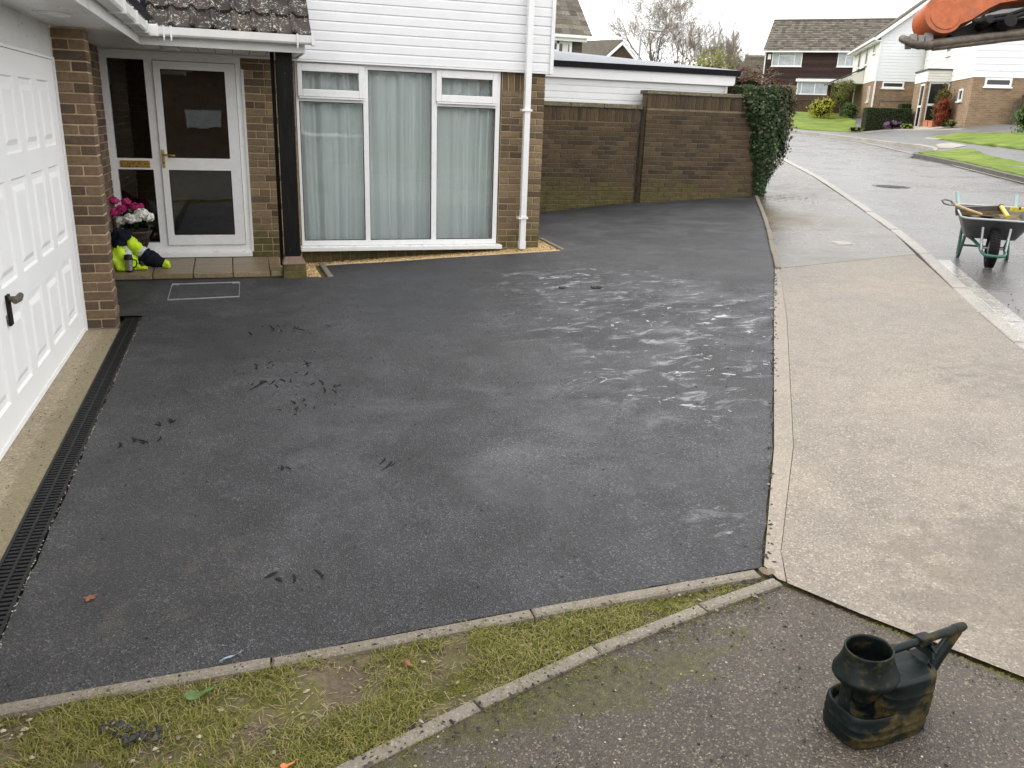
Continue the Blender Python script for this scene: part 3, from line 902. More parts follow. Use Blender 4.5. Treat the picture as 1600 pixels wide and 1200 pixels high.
kerb_run(k, 'edging_strip', [(.83, 9.45), (1.52, 9.385), (2.26, 9.375), (3.01, 9.315), (3.66, 9.275)], -.016, .0, 'wood', .006, -.1, 1.4)
kerb_run(k, 'edging_stone', [(3.70, 10.15), (3.66, 9.27)], .0, .05, 'concrete_edge', .02, -.1, .95)

# things let into the ground ----------------------------------------------
r = empty('inspection_cover', 'asphalt filled inspection cover with thin bright metal rim in the drive', 'drain cover', (-.36, 8.3, .08))
C4 = [(-.67, 8.55), (-.05, 8.57), (-.06, 8.06), (-.68, 8.02)]
for i in range(4):
    a = Vector(C4[i]); b = Vector(C4[(i + 1) % 4]); d = (b - a).normalized(); w = Vector((-d.y, d.x)) * .0026
    q = [a - w, b - w, b + w, a + w]
    MB().add([(p.x, p.y, T(p.x, p.y) - .02) for p in q] + [(p.x, p.y, T(p.x, p.y) + .010) for p in q], [(4, 5, 6, 7), (0, 1, 5, 4), (1, 2, 6, 5), (2, 3, 7, 6), (3, 0, 4, 7)]).ob('rim', 'galv', r)
for i, (dx, dy) in ((0, (.06, -.03)), (1, (-.07, -.03))):
    a = C4[i]
    MB().box(min(a[0], a[0] + dx), max(a[0], a[0] + dx), a[1] - .03, a[1] - .006, T(*a) - .01, T(*a) + .006).ob('corner_plate', 'steel', r)
r = empty('manhole_cover', 'round dark iron manhole cover in the wet road', 'manhole cover', (12.5, 14.0, .69))
MB().lathe([(.33, -.03), (.33, .0), (.36, .0), (.36, -.03)], (12.5, 14.0, T(12.5, 14) - .014), 28, cap=False).ob('rim', 'dark_kerb', r)
MB().lathe([(.02, .0), (.325, .0), (.325, -.03)], (12.5, 14.0, T(12.5, 14) - .016), 28).ob('lid', 'road_wet', r)
mb = MB()
for a in range(-3, 4):
    for b in range(-3, 4):
        if a * a + b * b < 11: mb.box(12.5 + a * .085 - .028, 12.5 + a * .085 + .028, 14 + b * .085 - .028, 14 + b * .085 + .028, T(12.5, 14) - .016, T(12.5, 14) - .011)
stuff(mb.ob('stud', 'dark_kerb', r))
r = empty('stopcock_cover', 'small pale metal water cover set in the footway', 'drain cover', (6.88, 8.36, .44))
mrot = Matrix.Translation((6.88, 8.36, T(6.88, 8.36) - .004)) @ Matrix.Rotation(R_(-3.26), 4, 'Y') @ Matrix.Rotation(R_(-8), 4, 'Z')
MB().box(-.115, .115, -.15, .15, -.04, .006, mrot).ob('frame', 'kerb_concrete', r)
MB().box(-.085, .085, -.12, .12, .006, .010, mrot).ob('lid', 'kerb_concrete', r)
r = empty('drain_channel', 'black slotted drain channel along the foot of the garage door', 'drain', (-.93, 5.0, 0))
mb = MB()
for x0, x1 in ((-.993, -.980), (-.937, -.925), (-.882, -.869)):
    mb.box(x0, x1, 1.4, 7.6, -.05, .006)
mb.box(-.993, -.869, 7.6, 7.615, -.05, .007)
mb.ob('frame', 'black_plastic', r)
mb = MB(); y = 1.4
while y < 7.6:
    mb.box(-.980, -.937, y, y + .017, -.03, .003); mb.box(-.925, -.882, y, y + .017, -.03, .003)
    y += .031
stuff(mb.ob('grating', 'black_plastic', r))
MB().box(-.980, -.882, 1.4, 7.6, -.06, -.035).ob('channel_bed', 'dark_void', r)
rnd = random.Random(21); mb = MB()
for i in range(420):
    y = rnd.uniform(2.3, 7.6); pebble(mb, (-.866 + rnd.gauss(0, .004), y, .004), rnd.uniform(.002, .005), rnd)
stuff(mb.ob('cement_crumb', 'pebble', r))
structure(surface('garage_apron', [(-1.245, 1.0), (-1.245, 7.24), (-.995, 7.24), (-.995, 1.0)], 'apron', .2, dz=.002, zf=lambda x, y: 0))
structure(surface('drive_foot', [(-.868, 1.2), (-.868, 2.46), (-.84, 2.458), (-.84, 1.2)], 'soil', .1, dz=-.005, zf=lambda x, y: 0))
# ================================================================ THE NEAR HOUSE
W = 9.62
H = empty('house', 'brick house with white boarded upper floor, porch, front door and white garage door', 'house', (1.2, W, .2))
rb = random.Random(11)
ZS = [.175 + .075 * i for i in range(28)]

# --- pier right of the window
w = MB().box(2.93, 3.445, W + .006, W + .24, -.05, 2.27).ob('brick_wall', 'mortar', H)
def lay_pier(i):
    return ([.215, .19, .09] if i % 2 == 0 else [.1025, .215, .18])
courses(w, (2.935, W), 0, .515, ZS, 'brick_pier', lay_pier, rnd=rb, clip=lambda s, z: not (s < .27 and z > 2.02))
for i in range(4):
    inst('brick', brick_mesh(.060, .205, .06, 'brick_pier'), w, (2.97 + i * .072, W - .004, 2.135), rot=(0, rb.uniform(-.01, .01), 0))
# return wall down the side of the house
MB().box(3.42, 3.44, W + .245, 13.4, -.05, 2.6).ob('side_wall', 'wall_far_buff', H)
# --- brickwork between door and window
w = MB().box(.10, .635, W + .006, W + .24, 0, 2.30).ob('brick_wall', 'mortar', H)
courses(w, (.105, W), 0, .525, ZS, 'brick_pier', lambda i: ([.215, .1025, .18] if i % 2 == 0 else [.1025, .1025, .1025, .18] if i % 4 == 1 else [.17, .215, .11]), rnd=rb)
# --- brick-on-edge below the window
w = MB().box(.635, 2.93, W + .05, W + .24, -.05, .26).ob('plinth', 'mortar_dark', H)
x = .64
while x < 2.92:
    inst('brick', brick_mesh(.098, .17, .05, 'brick_pier'), w, (x + .05, W + .046, .155), rot=(0, 0, rb.uniform(-.01, .01)))
    x += .108
# --- pillar beside the garage door, real bricks
pl = MB().box(-1.234, -1.024, 7.258, 7.462, -.02, 2.27).ob('pillar', 'mortar', H)
me_s = MB().box(-.112, .112, -.052, .052, -.0325, .0325); me_h = MB().box(-.0515, .0515, -.1095, .1095, -.0325, .0325)
def solid(mb, mat):
    me = mb.mesh('brick'); bm = bmesh.new(); bm.from_mesh(me)
    bmesh.ops.recalc_face_normals(bm, faces=bm.faces)
    bmesh.ops.bevel(bm, geom=list(bm.edges), offset=.004, segments=1, affect='EDGES')
    bm.to_mesh(me); bm.free(); me.materials.append(M[mat]); return me
me_s = solid(me_s, 'brick_buff'); me_h = solid(me_h, 'brick_buff')
z = .012; i = 0
while z < 2.24:
    jr = lambda: rb.uniform(-.004, .004)
    if i % 2:
        for yy in (7.3025, 7.4175): inst('brick', me_s, pl, (-1.128 + jr(), yy + jr() * .5, z + .0325), rot=(0, jr(), jr() * 2))
    else:
        for xx in (-1.1845, -1.0715): inst('brick', me_h, pl, (xx + jr() * .4, 7.36 + jr(), z + .0325), rot=(0, jr(), jr() * 2))
    z += .0752; i += 1
MB().box(-1.238, -1.02, 7.246, 7.47, -.03, .008).ob('footing', 'concrete_edge', pl)
# --- inner wall of the porch
w = MB().box(-1.50, -1.246, 7.475, 9.70, -.02, 2.30).ob('brick_wall', 'mortar', H)
courses(w, (-1.24, 7.48), R_(90), 2.13, [.11 + .075 * i for i in range(29)], 'brick_buff', stretcher, rnd=rb)

# --- window -------------------------------------------------------------
wf = MB()
y0, y1 = W - .012, W + .06
for x0, x1, z0, z1 in ((.640, .668, .30, 2.238), (2.856, 2.906, .30, 2.238), (1.350, 1.405, .356, 2.188), (2.112, 2.172, .356, 2.188),
                       (.668, 2.856, .30, .356), (.668, 2.856, 2.188, 2.238), (.668, 1.350, 1.842, 1.886), (2.172, 2.856, 1.842, 1.886)):
    wf.box(x0, x1, y0, y1, z0, z1)
win = wf.ob('window', 'upvc', H)
MB().box(.618, 2.955, W - .11, W + .04, .248, .297).ob('sill', 'upvc', win, bevel=.008)
for x0, x1, z0, z1 in ((.668, 1.350, .356, 1.842), (1.405, 2.112, .356, 2.188), (2.172, 2.856, .356, 1.842), (.70, 1.31, 1.95, 2.15), (2.21, 2.815, 1.95, 2.15)):
    MB().box(x0 - .004, x1 + .004, W + .012, W + .022, z0 - .004, z1 + .004).ob('pane', 'glass', win)
    g = MB()
    for a0, a1, b0, b1 in ((x0, x0 + .007, z0, z1), (x1 - .007, x1, z0, z1), (x0 + .007, x1 - .007, z0, z0 + .007), (x0 + .007, x1 - .007, z1 - .007, z1)):
        g.box(a0, a1, W + .004, W + .011, b0, b1)
    g.ob('gasket', 'black_rubber', win)
for x0, x1, gx0, gx1 in ((.660, 1.365, .707, 1.302), (2.158, 2.866, 2.217, 2.808)):
    s = MB()
    for a0, a1, b0, b1 in ((x0, gx0, 1.892, 2.222), (gx1, x1, 1.892, 2.222), (gx0, gx1, 1.892, 1.966), (gx0, gx1, 2.144, 2.222)):
        s.box(a0, a1, W - .042, W + .0, b0, b1)
    s.ob('vent_sash', 'upvc', win, bevel=.006)
    MB().box(x0 + .01, x1 - .01, W - .05, W - .014, 1.872, 1.888).ob('drip_bar', 'upvc', win)
# room behind
rm = MB()
rm.add([(.45, 9.70, .30), (3.2, 9.70, .30), (3.2, 12.6, .30), (.45, 12.6, .30), (.45, 9.70, 2.3), (3.2, 9.70, 2.3), (3.2, 12.6, 2.3), (.45, 12.6, 2.3)],
       [(0, 1, 2, 3), (4, 5, 6, 7), (1, 2, 6, 5), (2, 3, 7, 6), (3, 0, 4, 7)])
rm.ob('room', 'room_wall', H, fix=False)

# --- front door with sidelight -------------------------------------------
fd = MB()
y0, y1 = W - .02, W + .06
for x0, x1, z0, z1 in ((-1.240, -1.172, .25, 2.250), (-.832, -.752, .25, 2.178), (.040, .092, .25, 2.250), (-1.172, .040, 2.178, 2.250),
                       (-1.172, -.832, .25, .352), (-1.172, -.832, 1.108, 1.218), (-.752, .040, .25, .325)):
    fd.box(x0, x1, y0, y1, z0, z1)
fdo = fd.ob('door_frame', 'upvc', H)
MB().box(-1.245, .10, W - .085, W + .05, .200, .249).ob('threshold', 'upvc', fdo, bevel=.006)
for z0, z1 in ((.352, 1.108), (1.218, 2.178)):
    MB().box(-1.176, -.828, W + .01, W + .02, z0 - .004, z1 + .004).ob('pane', 'glass', fdo)
MB().box(-1.141, -.857, W - .034, W - .0205, 1.130, 1.198).ob('letter_plate', 'brass', fdo, bevel=.004)
lf = MB()
for x0, x1, z0, z1 in ((-.748, -.684, .330, 2.172), (-.068, .036, .330, 2.172), (-.684, -.068, 2.096, 2.172), (-.684, -.068, 1.109, 1.230), (-.684, -.068, .330, .432)):
    lf.box(x0, x1, W - .045, W + .03, z0, z1)
dl = lf.ob('front_door', 'upvc', H)
for z0, z1 in ((.432, 1.109), (1.230, 2.096)):
    MB().box(-.688, -.064, W - .012, W - .002, z0 - .004, z1 + .004).ob('pane', 'glass', dl)
    g = MB()
    for a0, a1, b0, b1 in ((-.684, -.676, z0, z1), (-.076, -.068, z0, z1), (-.676, -.076, z0, z0 + .008), (-.676, -.076, z1 - .008, z1)):
        g.box(a0, a1, W - .022, W - .013, b0, b1)
    g.ob('gasket', 'black_rubber', dl)
MB().box(-.738, -.708, W - .054, W - .0455, 1.130, 1.312).ob('handle_plate', 'brass', dl, bevel=.004)
MB().tube([(-.722, W - .05, 1.262), (-.722, W - .098, 1.262), (-.70, W - .102, 1.262), (-.605, W - .10, 1.256)], .009, 8).ob('handle', 'brass', dl)
MB().box(-.728, -.717, W - .0565, W - .0545, 1.170, 1.190).ob('keyhole', 'dark_void', dl)
MB().box(.093, .118, W - .03, W + .01, .25, 2.13).ob('trim_strip', 'fascia', H)
hl = MB()
hl.add([(-1.7, 9.70, .2), (.40, 9.70, .2), (.40, 13.5, .2), (-1.7, 13.5, .2), (-1.7, 9.70, 2.3), (.40, 9.70, 2.3), (.40, 13.5, 2.3), (-1.7, 13.5, 2.3)], [(0, 1, 2, 3), (4, 5, 6, 7), (1, 2, 6, 5), (2, 3, 7, 6), (3, 0, 4, 7)])
hl.ob('hall', 'brown_wood', H, fix=False)

# --- white boards of the upper floor --------------------------------------
cb = MB().box(-1.6, 3.47, 9.575, 9.60, 2.255, 5.02).ob('cladding', 'clad_white', H)
z = 2.262; i = 0
me_b = {}
def board_mesh(l, h):
    mb = MB()
    # shiplap: cove at the top, nosing at the bottom
    prof = [(0, .0), (-.016, .0), (-.016, h - .022), (-.010, h - .014), (-.006, h - .002), (0, h - .002)]
    mb.prism(prof, lambda y, q: (-l / 2, y, q), lambda y, q: (l / 2, y, q))
    me = mb.mesh('board'); bm = bmesh.new(); bm.from_mesh(me); bmesh.ops.recalc_face_normals(bm, faces=bm.faces); bm.to_mesh(me); bm.free()
    me.materials.append(M['clad_white']); return me
bm1 = board_mesh(5.045, .0965)
while z < 4.95:
    inst('board', bm1, cb, (.9475, 9.574, z), rot=(0, rb.uniform(-.0003, .0003), 0)); z += .0965; i += 1
MB().box(3.470, 3.512, 9.535, 9.64, 2.235, 5.02).ob('corner_trim', 'clad_white', H, bevel=.004)
MB().box(-1.6, 3.468, 9.545, 9.625, 2.238, 2.256).ob('drip_trim', 'clad_white', H)
MB().box(3.445, 3.468, 9.62, 13.4, 2.60, 5.02).ob('side_cladding', 'clad_white', H)
MB().prism([(9.2, 4.95), (14.0, 8.0), (18.8, 4.95), (18.8, 5.10), (14.0, 8.15), (9.2, 5.10)], lambda y, q: (-5.5, y, q), lambda y, q: (3.75, y, q)).ob('main_roof', 'roof_dark', H)
MB().box(-1.62, -1.61, 9.6, 18, 2.0, 5.0).ob('rear_block', 'clad_white', H)

# --- downpipe --------------------------------------------------------------
dp = MB().box(3.160, 3.228, 9.452, 9.520, .27, 5.0).ob('downpipe', 'upvc', H, bevel=.006)
for z in (.62, 1.835):
    MB().box(3.128, 3.246, 9.440, 9.535, z - .012, z + .012).ob('pipe_clip', 'upvc', dp)
MB().box(3.156, 3.232, 9.448, 9.524, .255, .345).ob('pipe_shoe', 'upvc', dp)

# --- porch roof ------------------------------------------------------------
SZ = 2.272
sof = MB().box(-1.245, -.785, 2.0, 9.60, SZ, SZ + .02).box(-.785, .655, 8.712, 9.575, SZ, SZ + .02).ob('soffit', 'fascia', H)
for x in [-.62 + .16 * i for i in range(8)]:
    MB().box(x, x + .004, 8.72, 9.57, SZ - .002, SZ + .001).ob('soffit_groove', 'dark_void', sof)
for c in ((-1.02, 6.2), (-.55, 9.25)):
    MB().lathe([(.10, .0), (.10, -.012), (.085, -.018), (.08, -.008)], (c[0], c[1], SZ), 20).ob('soffit_light', 'fascia', sof)
fa = MB().box(-.785, .66, 8.695, 8.712, SZ - .008, 2.41).ob('fascia', 'fascia', H)
MB().box(-.785, -.768, 2.0, 8.695, SZ - .008, 2.41).ob('fascia', 'fascia', H)
MB().prism([(8.695, SZ - .008), (9.56, SZ - .008), (9.56, 3.08), (8.695, 2.41)], lambda y, q: (.661, y, q), lambda y, q: (.68, y, q)).ob('gable_board', 'fascia', H)
def gutter(name, f0, f1):
    p = [(-.055, .078), (-.052, .015), (-.04, 0), (.04, 0), (.052, .015), (.055, .078), (.047, .078), (.044, .02), (.036, .008), (-.036, .008), (-.044, .02), (-.047, .078)]
    return MB().prism(p, f0, f1).ob(name, 'fascia', H)
g = gutter('gutter', lambda a, q: (-.66 + a * 0, 8.637 + a, 2.338 + q), lambda a, q: (.742, 8.637 + a, 2.338 + q))
for x in (-.50, -.56, .60):
    MB().box(x, x + .016, 8.575, 8.70, 2.325, 2.425).box(x + .003, x + .013, 8.573, 8.575, 2.30, 2.33).ob('gutter_bracket', 'fascia', g)
MB().box(.735, .762, 8.577, 8.697, 2.330, 2.425).ob('gutter_end', 'fascia', g)
g = gutter('gutter', lambda a, q: (-.712 + a, 2.0, 2.338 + q), lambda a, q: (-.712 + a, 8.69, 2.338 + q))
for y in (6.6, 7.4, 8.2):
    MB().box(-.775, -.650, y, y + .05, 2.328, 2.425).ob('gutter_bracket', 'fascia', g)
MB().box(-.775, -.595, 8.56, 8.70, 2.330, 2.43).ob('gutter_corner', 'fascia', g, bevel=.01)
TH = math.atan(.85)
rf = MB().prism([(8.72, 2.42), (9.565, 2.42 + .845 * .85), (9.565, 2.40 + .845 * .85), (8.72, 2.405)], lambda y, q: (-.76, y, q), lambda y, q: (.715, y, q)).ob('porch_roof', 'felt_black', H)
def tile_mesh():
    pr = [(0, .0), (.006, .020), (.018, .033), (.030, .037), (.042, .033), (.054, .020), (.062, .004), (.085, -.003), (.12, -.004), (.155, .0), (.186, .006)]
    mb = MB(); n = len(pr)
    lo = [(x, 0, h) for x, h in pr]; hi = [(x, .33, h) for x, h in pr]; lo2 = [(x, 0, h - .026) for x, h in pr]; hi2 = [(x, .33, h - .016) for x, h in pr]
    mb.add(lo + hi + lo2 + hi2, [(i, i + 1, n + i + 1, n + i) for i in range(n - 1)], True)
    mb.add(lo + lo2, [(i, i + 1, n + i + 1, n + i) for i in range(n - 1)])
    mb.add([lo[0], hi[0], hi2[0], lo2[0], lo[-1], hi[-1], hi2[-1], lo2[-1]], [(0, 1, 2, 3), (4, 5, 6, 7)])
    me = mb.mesh('tile'); bm = bmesh.new(); bm.from_mesh(me); bmesh.ops.recalc_face_normals(bm, faces=bm.faces); bm.to_mesh(me); bm.free()
    me.materials.append(M['roof_tile']); return me
tm = tile_mesh()
for r_ in range(5):
    for c in range(9):
        s = r_ * .28 - .045
        x = .737 - .18 * (c + 1)
        if x < -.76 - .0 * r_: continue
        y = 8.70 + s * math.cos(TH); zz = 2.462 + s * math.sin(TH)
        if y > 9.42: continue
        inst('tile', tm, rf, (x + rb.uniform(-.002, .002), y, zz), rot=(TH - .10, rb.uniform(-.006, .006), rb.uniform(-.006, .006)))
# garage roof sloping away to the left, valley against the porch roof
gr = MB().prism([(-.76, 2.42), (-4.2, 2.42 + 3.44 * .7), (-4.2, 2.38 + 3.44 * .7), (-.76, 2.40)], lambda x, q: (x, 2.0, q), lambda x, q: (x, 9.5, q)).ob('garage_roof', 'felt_black', H)
TG = math.atan(.7)
for r_ in range(2):
    for c in range(30):
        s = r_ * .28 - .04; y = 3.2 + .18 * c
        if y > 8.75: continue
        inst('tile', tm, gr, (-.735 - s * math.cos(TG), y, 2.452 + s * math.sin(TG)), rot=(TG - .07, 0, R_(90)))
# valley gutter lining
MB().add([(-.62, 8.62, 2.47), (-.80, 8.62, 2.45), (-1.5, 9.55, 3.12), (-1.2, 9.55, 3.16)], [(0, 1, 2, 3)]).ob('valley_lining', 'felt_black', H)

# --- black post on its brick foot -------------------------------------------
po = MB().box(.412, .562, 8.775, 8.925, .315, SZ).ob('post', 'post_black', H, bevel=.006)
MB().box(.366, .402, 8.93, 8.965, .20, SZ).ob('post_strip', 'post_black', po)
ft = MB().box(.388, .604, 8.726, 8.956, -.02, .245).ob('post_foot', 'mortar_dark', H)
for x0, x1, z0, z1 in ((.384, .493, .178, .243), (.500, .609, .178, .243), (.382, .611, .098, .168)):
    b = MB().box(x0, x1, 8.72, 8.96, z0, z1).ob('brick', 'brick_pier', ft, bevel=.004)
cap = MB().prism([(-.5, 0), (.5, 0)], lambda a, b: (0, 0, 0), lambda a, b: (0, 0, 0), cap=False) if False else MB()
cap.add([(.380, 8.716, .246), (.612, 8.716, .246), (.612, 8.964, .246), (.380, 8.964, .246), (.408, 8.770, .318), (.566, 8.770, .318), (.566, 8.93, .318), (.408, 8.93, .318)],
        [(4, 5, 6, 7), (0, 1, 5, 4), (1, 2, 6, 5), (2, 3, 7, 6), (3, 0, 4, 7), (0, 3, 2, 1)])
cap.ob('foot_cap', 'red_cap', ft)

# --- garage door --------------------------------------------------------------
GX = -1.242
rows = ((.188, .636), (.778, 1.312), (1.450, 1.886))
cols = [(6.972 - .53 * k - .385, 6.972 - .53 * k) for k in range(8)]
gd = MB()
ze = [.035] + [v for r_ in rows for v in r_] + [2.035]
for a, b in zip(ze[0::2], ze[1::2]): gd.box(GX - .03, GX, 2.86, 7.19, a, b)
for z0, z1 in rows:
    ye = [2.86] + [v for c in reversed(cols) for v in c] + [7.19]
    for a, b in zip(ye[0::2], ye[1::2]): gd.box(GX - .03, GX, a, b, z0, z1)
gdo = gd.ob('garage_door', 'door_white', H)
def panel_mesh(w, h):
    mb = MB()
    rg = ((0, 0), (.010, -.013), (.045, -.013), (.075, -.001), (.08, .0))
    vs = []
    for i_, d in rg:
        vs += [(d, i_, i_), (d, w - i_, i_), (d, w - i_, h - i_), (d, i_, h - i_)]
    fs = [(4 * r + k, 4 * r + (k + 1) % 4, 4 * r + 4 + (k + 1) % 4, 4 * r + 4 + k) for r in range(len(rg) - 1) for k in range(4)] + [tuple(4 * (len(rg) - 1) + k for k in range(4))]
    mb.add(vs, fs)
    me = mb.mesh('panel'); bm = bmesh.new(); bm.from_mesh(me); bmesh.ops.recalc_face_normals(bm, faces=bm.faces)
    if sum(f.normal.x for f in bm.faces) < 0: bmesh.ops.reverse_faces(bm, faces=bm.faces)
    bm.to_mesh(me); bm.free(); me.materials.append(M['door_white']); return me
for z0, z1 in rows:
    pm = panel_mesh(.385, z1 - z0)
    for a, b in cols: inst('panel', pm, gdo, (GX, a, z0))
gf = MB().box(GX - .05, GX + .012, 7.195, 7.242, .0, 2.055).box(GX - .05, GX + .012, 2.80, 2.855, 0, 2.055).box(GX - .05, GX + .012, 2.855, 7.195, 2.037, 2.055).box(GX - .04, GX + .006, 2.855, 7.195, .004, .034).ob('door_surround', 'door_white', H)
MB().box(GX - .04, GX + .002, 2.0, 7.245, 2.058, SZ - .001).ob('lintel_board', 'fascia', H)
hd = MB().tube([(GX, 5.06, .715), (GX + .04, 5.06, .715), (GX + .055, 5.07, .715)], .016, 10)
hd.tube([(GX + .055, 4.99, .715), (GX + .06, 5.06, .718), (GX + .055, 5.13, .722)], [.014, .020, .016], 10)
hd.ob('handle', 'worn_steel', gdo)
MB().box(GX, GX + .014, 5.03, 5.09, .57, .74).ob('handle_plate', 'digger_dark', gdo, bevel=.004)
MB().box(GX - .6, GX - .05, 1.2, 2.8, -.05, 2.27).ob('garage_wall', 'wall_far_buff', H)

# --- paving in front of the door -------------------------------------------------
ps = structure(MB().box(-1.236, .375, 8.86, 9.545, -.02, .100).ob('porch_step', 'mortar_dark'))
xs = [-1.235, -.865, -.49, -.11, .255, .372]
def slab(x0, x1, ya, yb, n_='paving_slab'):
    zz = lambda y: .158 + (y - 8.81) * .052
    mb = MB().box(x0 + .004, x1 - .004, ya + .004, yb - .004, 0, 1)
    mb.v = [(x, y, (zz(y) if q > .5 else zz(y) - .052)) for x, y, q in mb.v]
    mb.ob(n_, 'flagstone', ps, bevel=.006)
for a, b in zip(xs[:-1], xs[1:]):
    slab(a, b, 8.81, 9.17); slab(a, b, 9.17, 9.54)

# --- gravel ------------------------------------------------------------------------
GR = [[(.612, 8.80), (.76, 8.78), (.745, 9.66), (.612, 9.66)], [(.74, 9.47), (1.52, 9.40), (2.26, 9.39), (3.01, 9.33), (3.64, 9.29), (3.64, 9.64), (.74, 9.66)], [(3.45, 9.62), (3.64, 9.62), (3.67, 10.12), (3.45, 10.12)]]
rnd = random.Random(8); mb = MB()
for P in GR:
    x0 = min(p[0] for p in P); x1 = max(p[0] for p in P); ya = min(p[1] for p in P); yb = max(p[1] for p in P)
    for _ in range(int((x1 - x0) * (yb - ya) * 9000)):
        x = rnd.uniform(x0, x1); y = rnd.uniform(ya, yb)
        if inside(P, x, y): pebble(mb, (x, y, T(x, y) - .012 + rnd.uniform(0, .014)), rnd.uniform(.006, .0125), rnd)
stuff(mb.ob('gravel', 'gravel_stone', fix=False), 'golden gravel laid along the foot of the bay window wall', 'gravel')
structure(surface('gravel_bed', [(.612, 8.79), (.80, 8.77), (.79, 9.50), (1.52, 9.39), (3.64, 9.28), (3.68, 10.14), (3.45, 10.14), (3.45, 9.66), (.612, 9.66)], 'gravel_stone', .3, dz=-.02))

# --- net curtain ---------------------------------------------------------------------
mb = MB(); nx, nz = 420, 14; vs = []
rc = random.Random(4)
ph = [rc.uniform(0, 6.28) for _ in range(8)]
for j in range(nz + 1):
    t = j / nz
    for i in range(nx + 1):
        x = .60 + 2.40 * i / nx
        u = x + .012 * math.sin(3.1 * t + x * 7) * (1 - t)
        k = u * 2 * math.pi
        y = .034 * math.sin(k / .21 + ph[0] + 1.1 * math.sin(k / .71 + ph[1])) + .012 * math.sin(k / .098 + ph[2] + .9 * math.sin(k / .41)) + .003 * math.sin(k / .047 + ph[3])
        y *= (.55 + .45 * math.sin(k / .83 + ph[4])) * (.75 + .25 * (1 - t)) + .35
        vs.append((x, 9.745 + y, .31 + 1.90 * t))
mb.add(vs, [(j * (nx + 1) + i, j * (nx + 1) + i + 1, (j + 1) * (nx + 1) + i + 1, (j + 1) * (nx + 1) + i) for j in range(nz) for i in range(nx)], True)
tag(mb.ob('net_curtain', 'net_curtain', fix=False), 'pale blue white net curtain hanging in folds behind the big window', 'curtain')

# --- house across the drive behind the photographer (seen in the glass) -------------
NB = empty('neighbour_house', 'brown brick house opposite, mirrored in the front door glass', 'house', (-1, -13, 0))
MB().box(-9, 11.0, -22, -12.0, -.1, 3.1).ob('wall', 'wall_far_brown', NB)
MB().prism([(-11.6, 3.0), (-11.6, 3.15), (-17, 5.6), (-22.5, 3.15), (-22.5, 3.0)], lambda y, q: (-9.3, y, q), lambda y, q: (11.3, y, q)).ob('roof', 'roof_dark', NB)
MB().box(-1.55, -.45, -12.0, -11.95, 1.05, 1.62).ob('shutter', 'galv', NB)
wn_ = MB().box(2.2, 4.6, -12.0, -11.94, .9, 2.2).ob('window', 'upvc', NB)
MB().box(2.3, 4.5, -11.945, -11.93, 1.0, 2.1).ob('pane', 'dark_glass', wn_)
# ================================================================ GARDEN WALLS AND THE FLAT-ROOFED BLOCK
rg = random.Random(17)
lw = MB().box(3.44, 6.50, 13.356, 13.56, -.1, 1.95).ob('garden_wall', 'mortar_dark')
tag(lw, 'lower dark brown brick garden wall between house and taller wall', 'wall')
X0 = 4.55
soldz = 1.735
courses(lw, (X0, 13.35), 0, 6.50 - X0, [.16 + .075 * i for i in range(21)], 'brick_garden', stretcher, rnd=rg)
x = X0
while x < 6.44:
    inst('brick', brick_mesh(.065, .205, .06, 'brick_garden'), lw, (x + .035, 13.346, 1.842), rot=(0, rg.uniform(-.01, .01), 0)); x += .075
x = 3.44
while x < 6.5:
    l = min(.60, 6.545 - x)
    MB().box(x, x + l - .008, 13.315, 13.60, 1.955, 2.025).ob('coping_stone', 'coping', lw, bevel=.008); x += .60
hw = MB().box(6.575, 8.93, 13.246, 13.45, -.1, 2.20).ob('garden_wall', 'mortar_dark')
tag(hw, 'taller brown brick garden wall with mossy foot and ivy at its end', 'wall')
n1 = courses(hw, (6.572, 13.24), 0, 2.36, [.385 + .075 * i for i in range(21)], 'brick_garden', stretcher, rnd=rg, clip=lambda s, z: z < 1.97 and not (s > 2.1 and z > 1.2))
x = 6.572
while x < 8.6:
    inst('brick', brick_mesh(.065, .205, .06, 'brick_garden'), hw, (x + .035, 13.236, 2.087), rot=(0, rg.uniform(-.01, .01), 0)); x += .075
x = 6.545
while x < 8.9:
    l = min(.60, 8.96 - x)
    MB().box(x, x + l - .008, 13.205, 13.49, 2.203, 2.262).ob('coping_stone', 'coping', hw, bevel=.008); x += .60
MB().box(6.49, 6.60, 13.565, 13.60, -.1, 1.95).ob('recess_back', 'wall_far_brown', hw)

EX = empty('outbuilding', 'flat roofed white boarded outbuilding behind the brick garden wall', 'outbuilding', (6.5, 13.6, .3))
MB().box(3.47, 8.245, 13.64, 17.6, -.1, 2.42).ob('wall', 'clad_white', EX)
cbx = MB().box(3.47, 8.25, 13.612, 13.638, 1.95, 2.41).ob('cladding', 'clad_white', EX)
me = MB(); h = .105
me.prism([(0, 0), (-.016, 0), (-.016, h - .02), (-.008, h - .012), (-.004, h - .002), (0, h - .002)], lambda y, q: (-2.385, y, q), lambda y, q: (2.385, y, q))
me = me.mesh('board'); me.materials.append(M['clad_white'])
for i in range(4): inst('board', me, cbx, (5.86, 13.611, 1.985 + i * .105))
MB().box(8.215, 8.262, 13.57, 13.66, 1.95, 2.41).ob('corner_trim', 'clad_white', EX)
MB().box(3.47, 8.36, 13.515, 13.565, 2.405, 2.575).ob('fascia_board', 'clad_white', EX)
MB().box(3.47, 8.30, 13.566, 13.63, 2.40, 2.412).ob('soffit', 'fascia', EX)
MB().box(3.47, 8.43, 13.470, 13.514, 2.566, 2.655).ob('roof_trim', 'felt_black', EX)
MB().box(8.362, 8.43, 13.515, 17.6, 2.566, 2.655).ob('roof_trim', 'felt_black', EX)
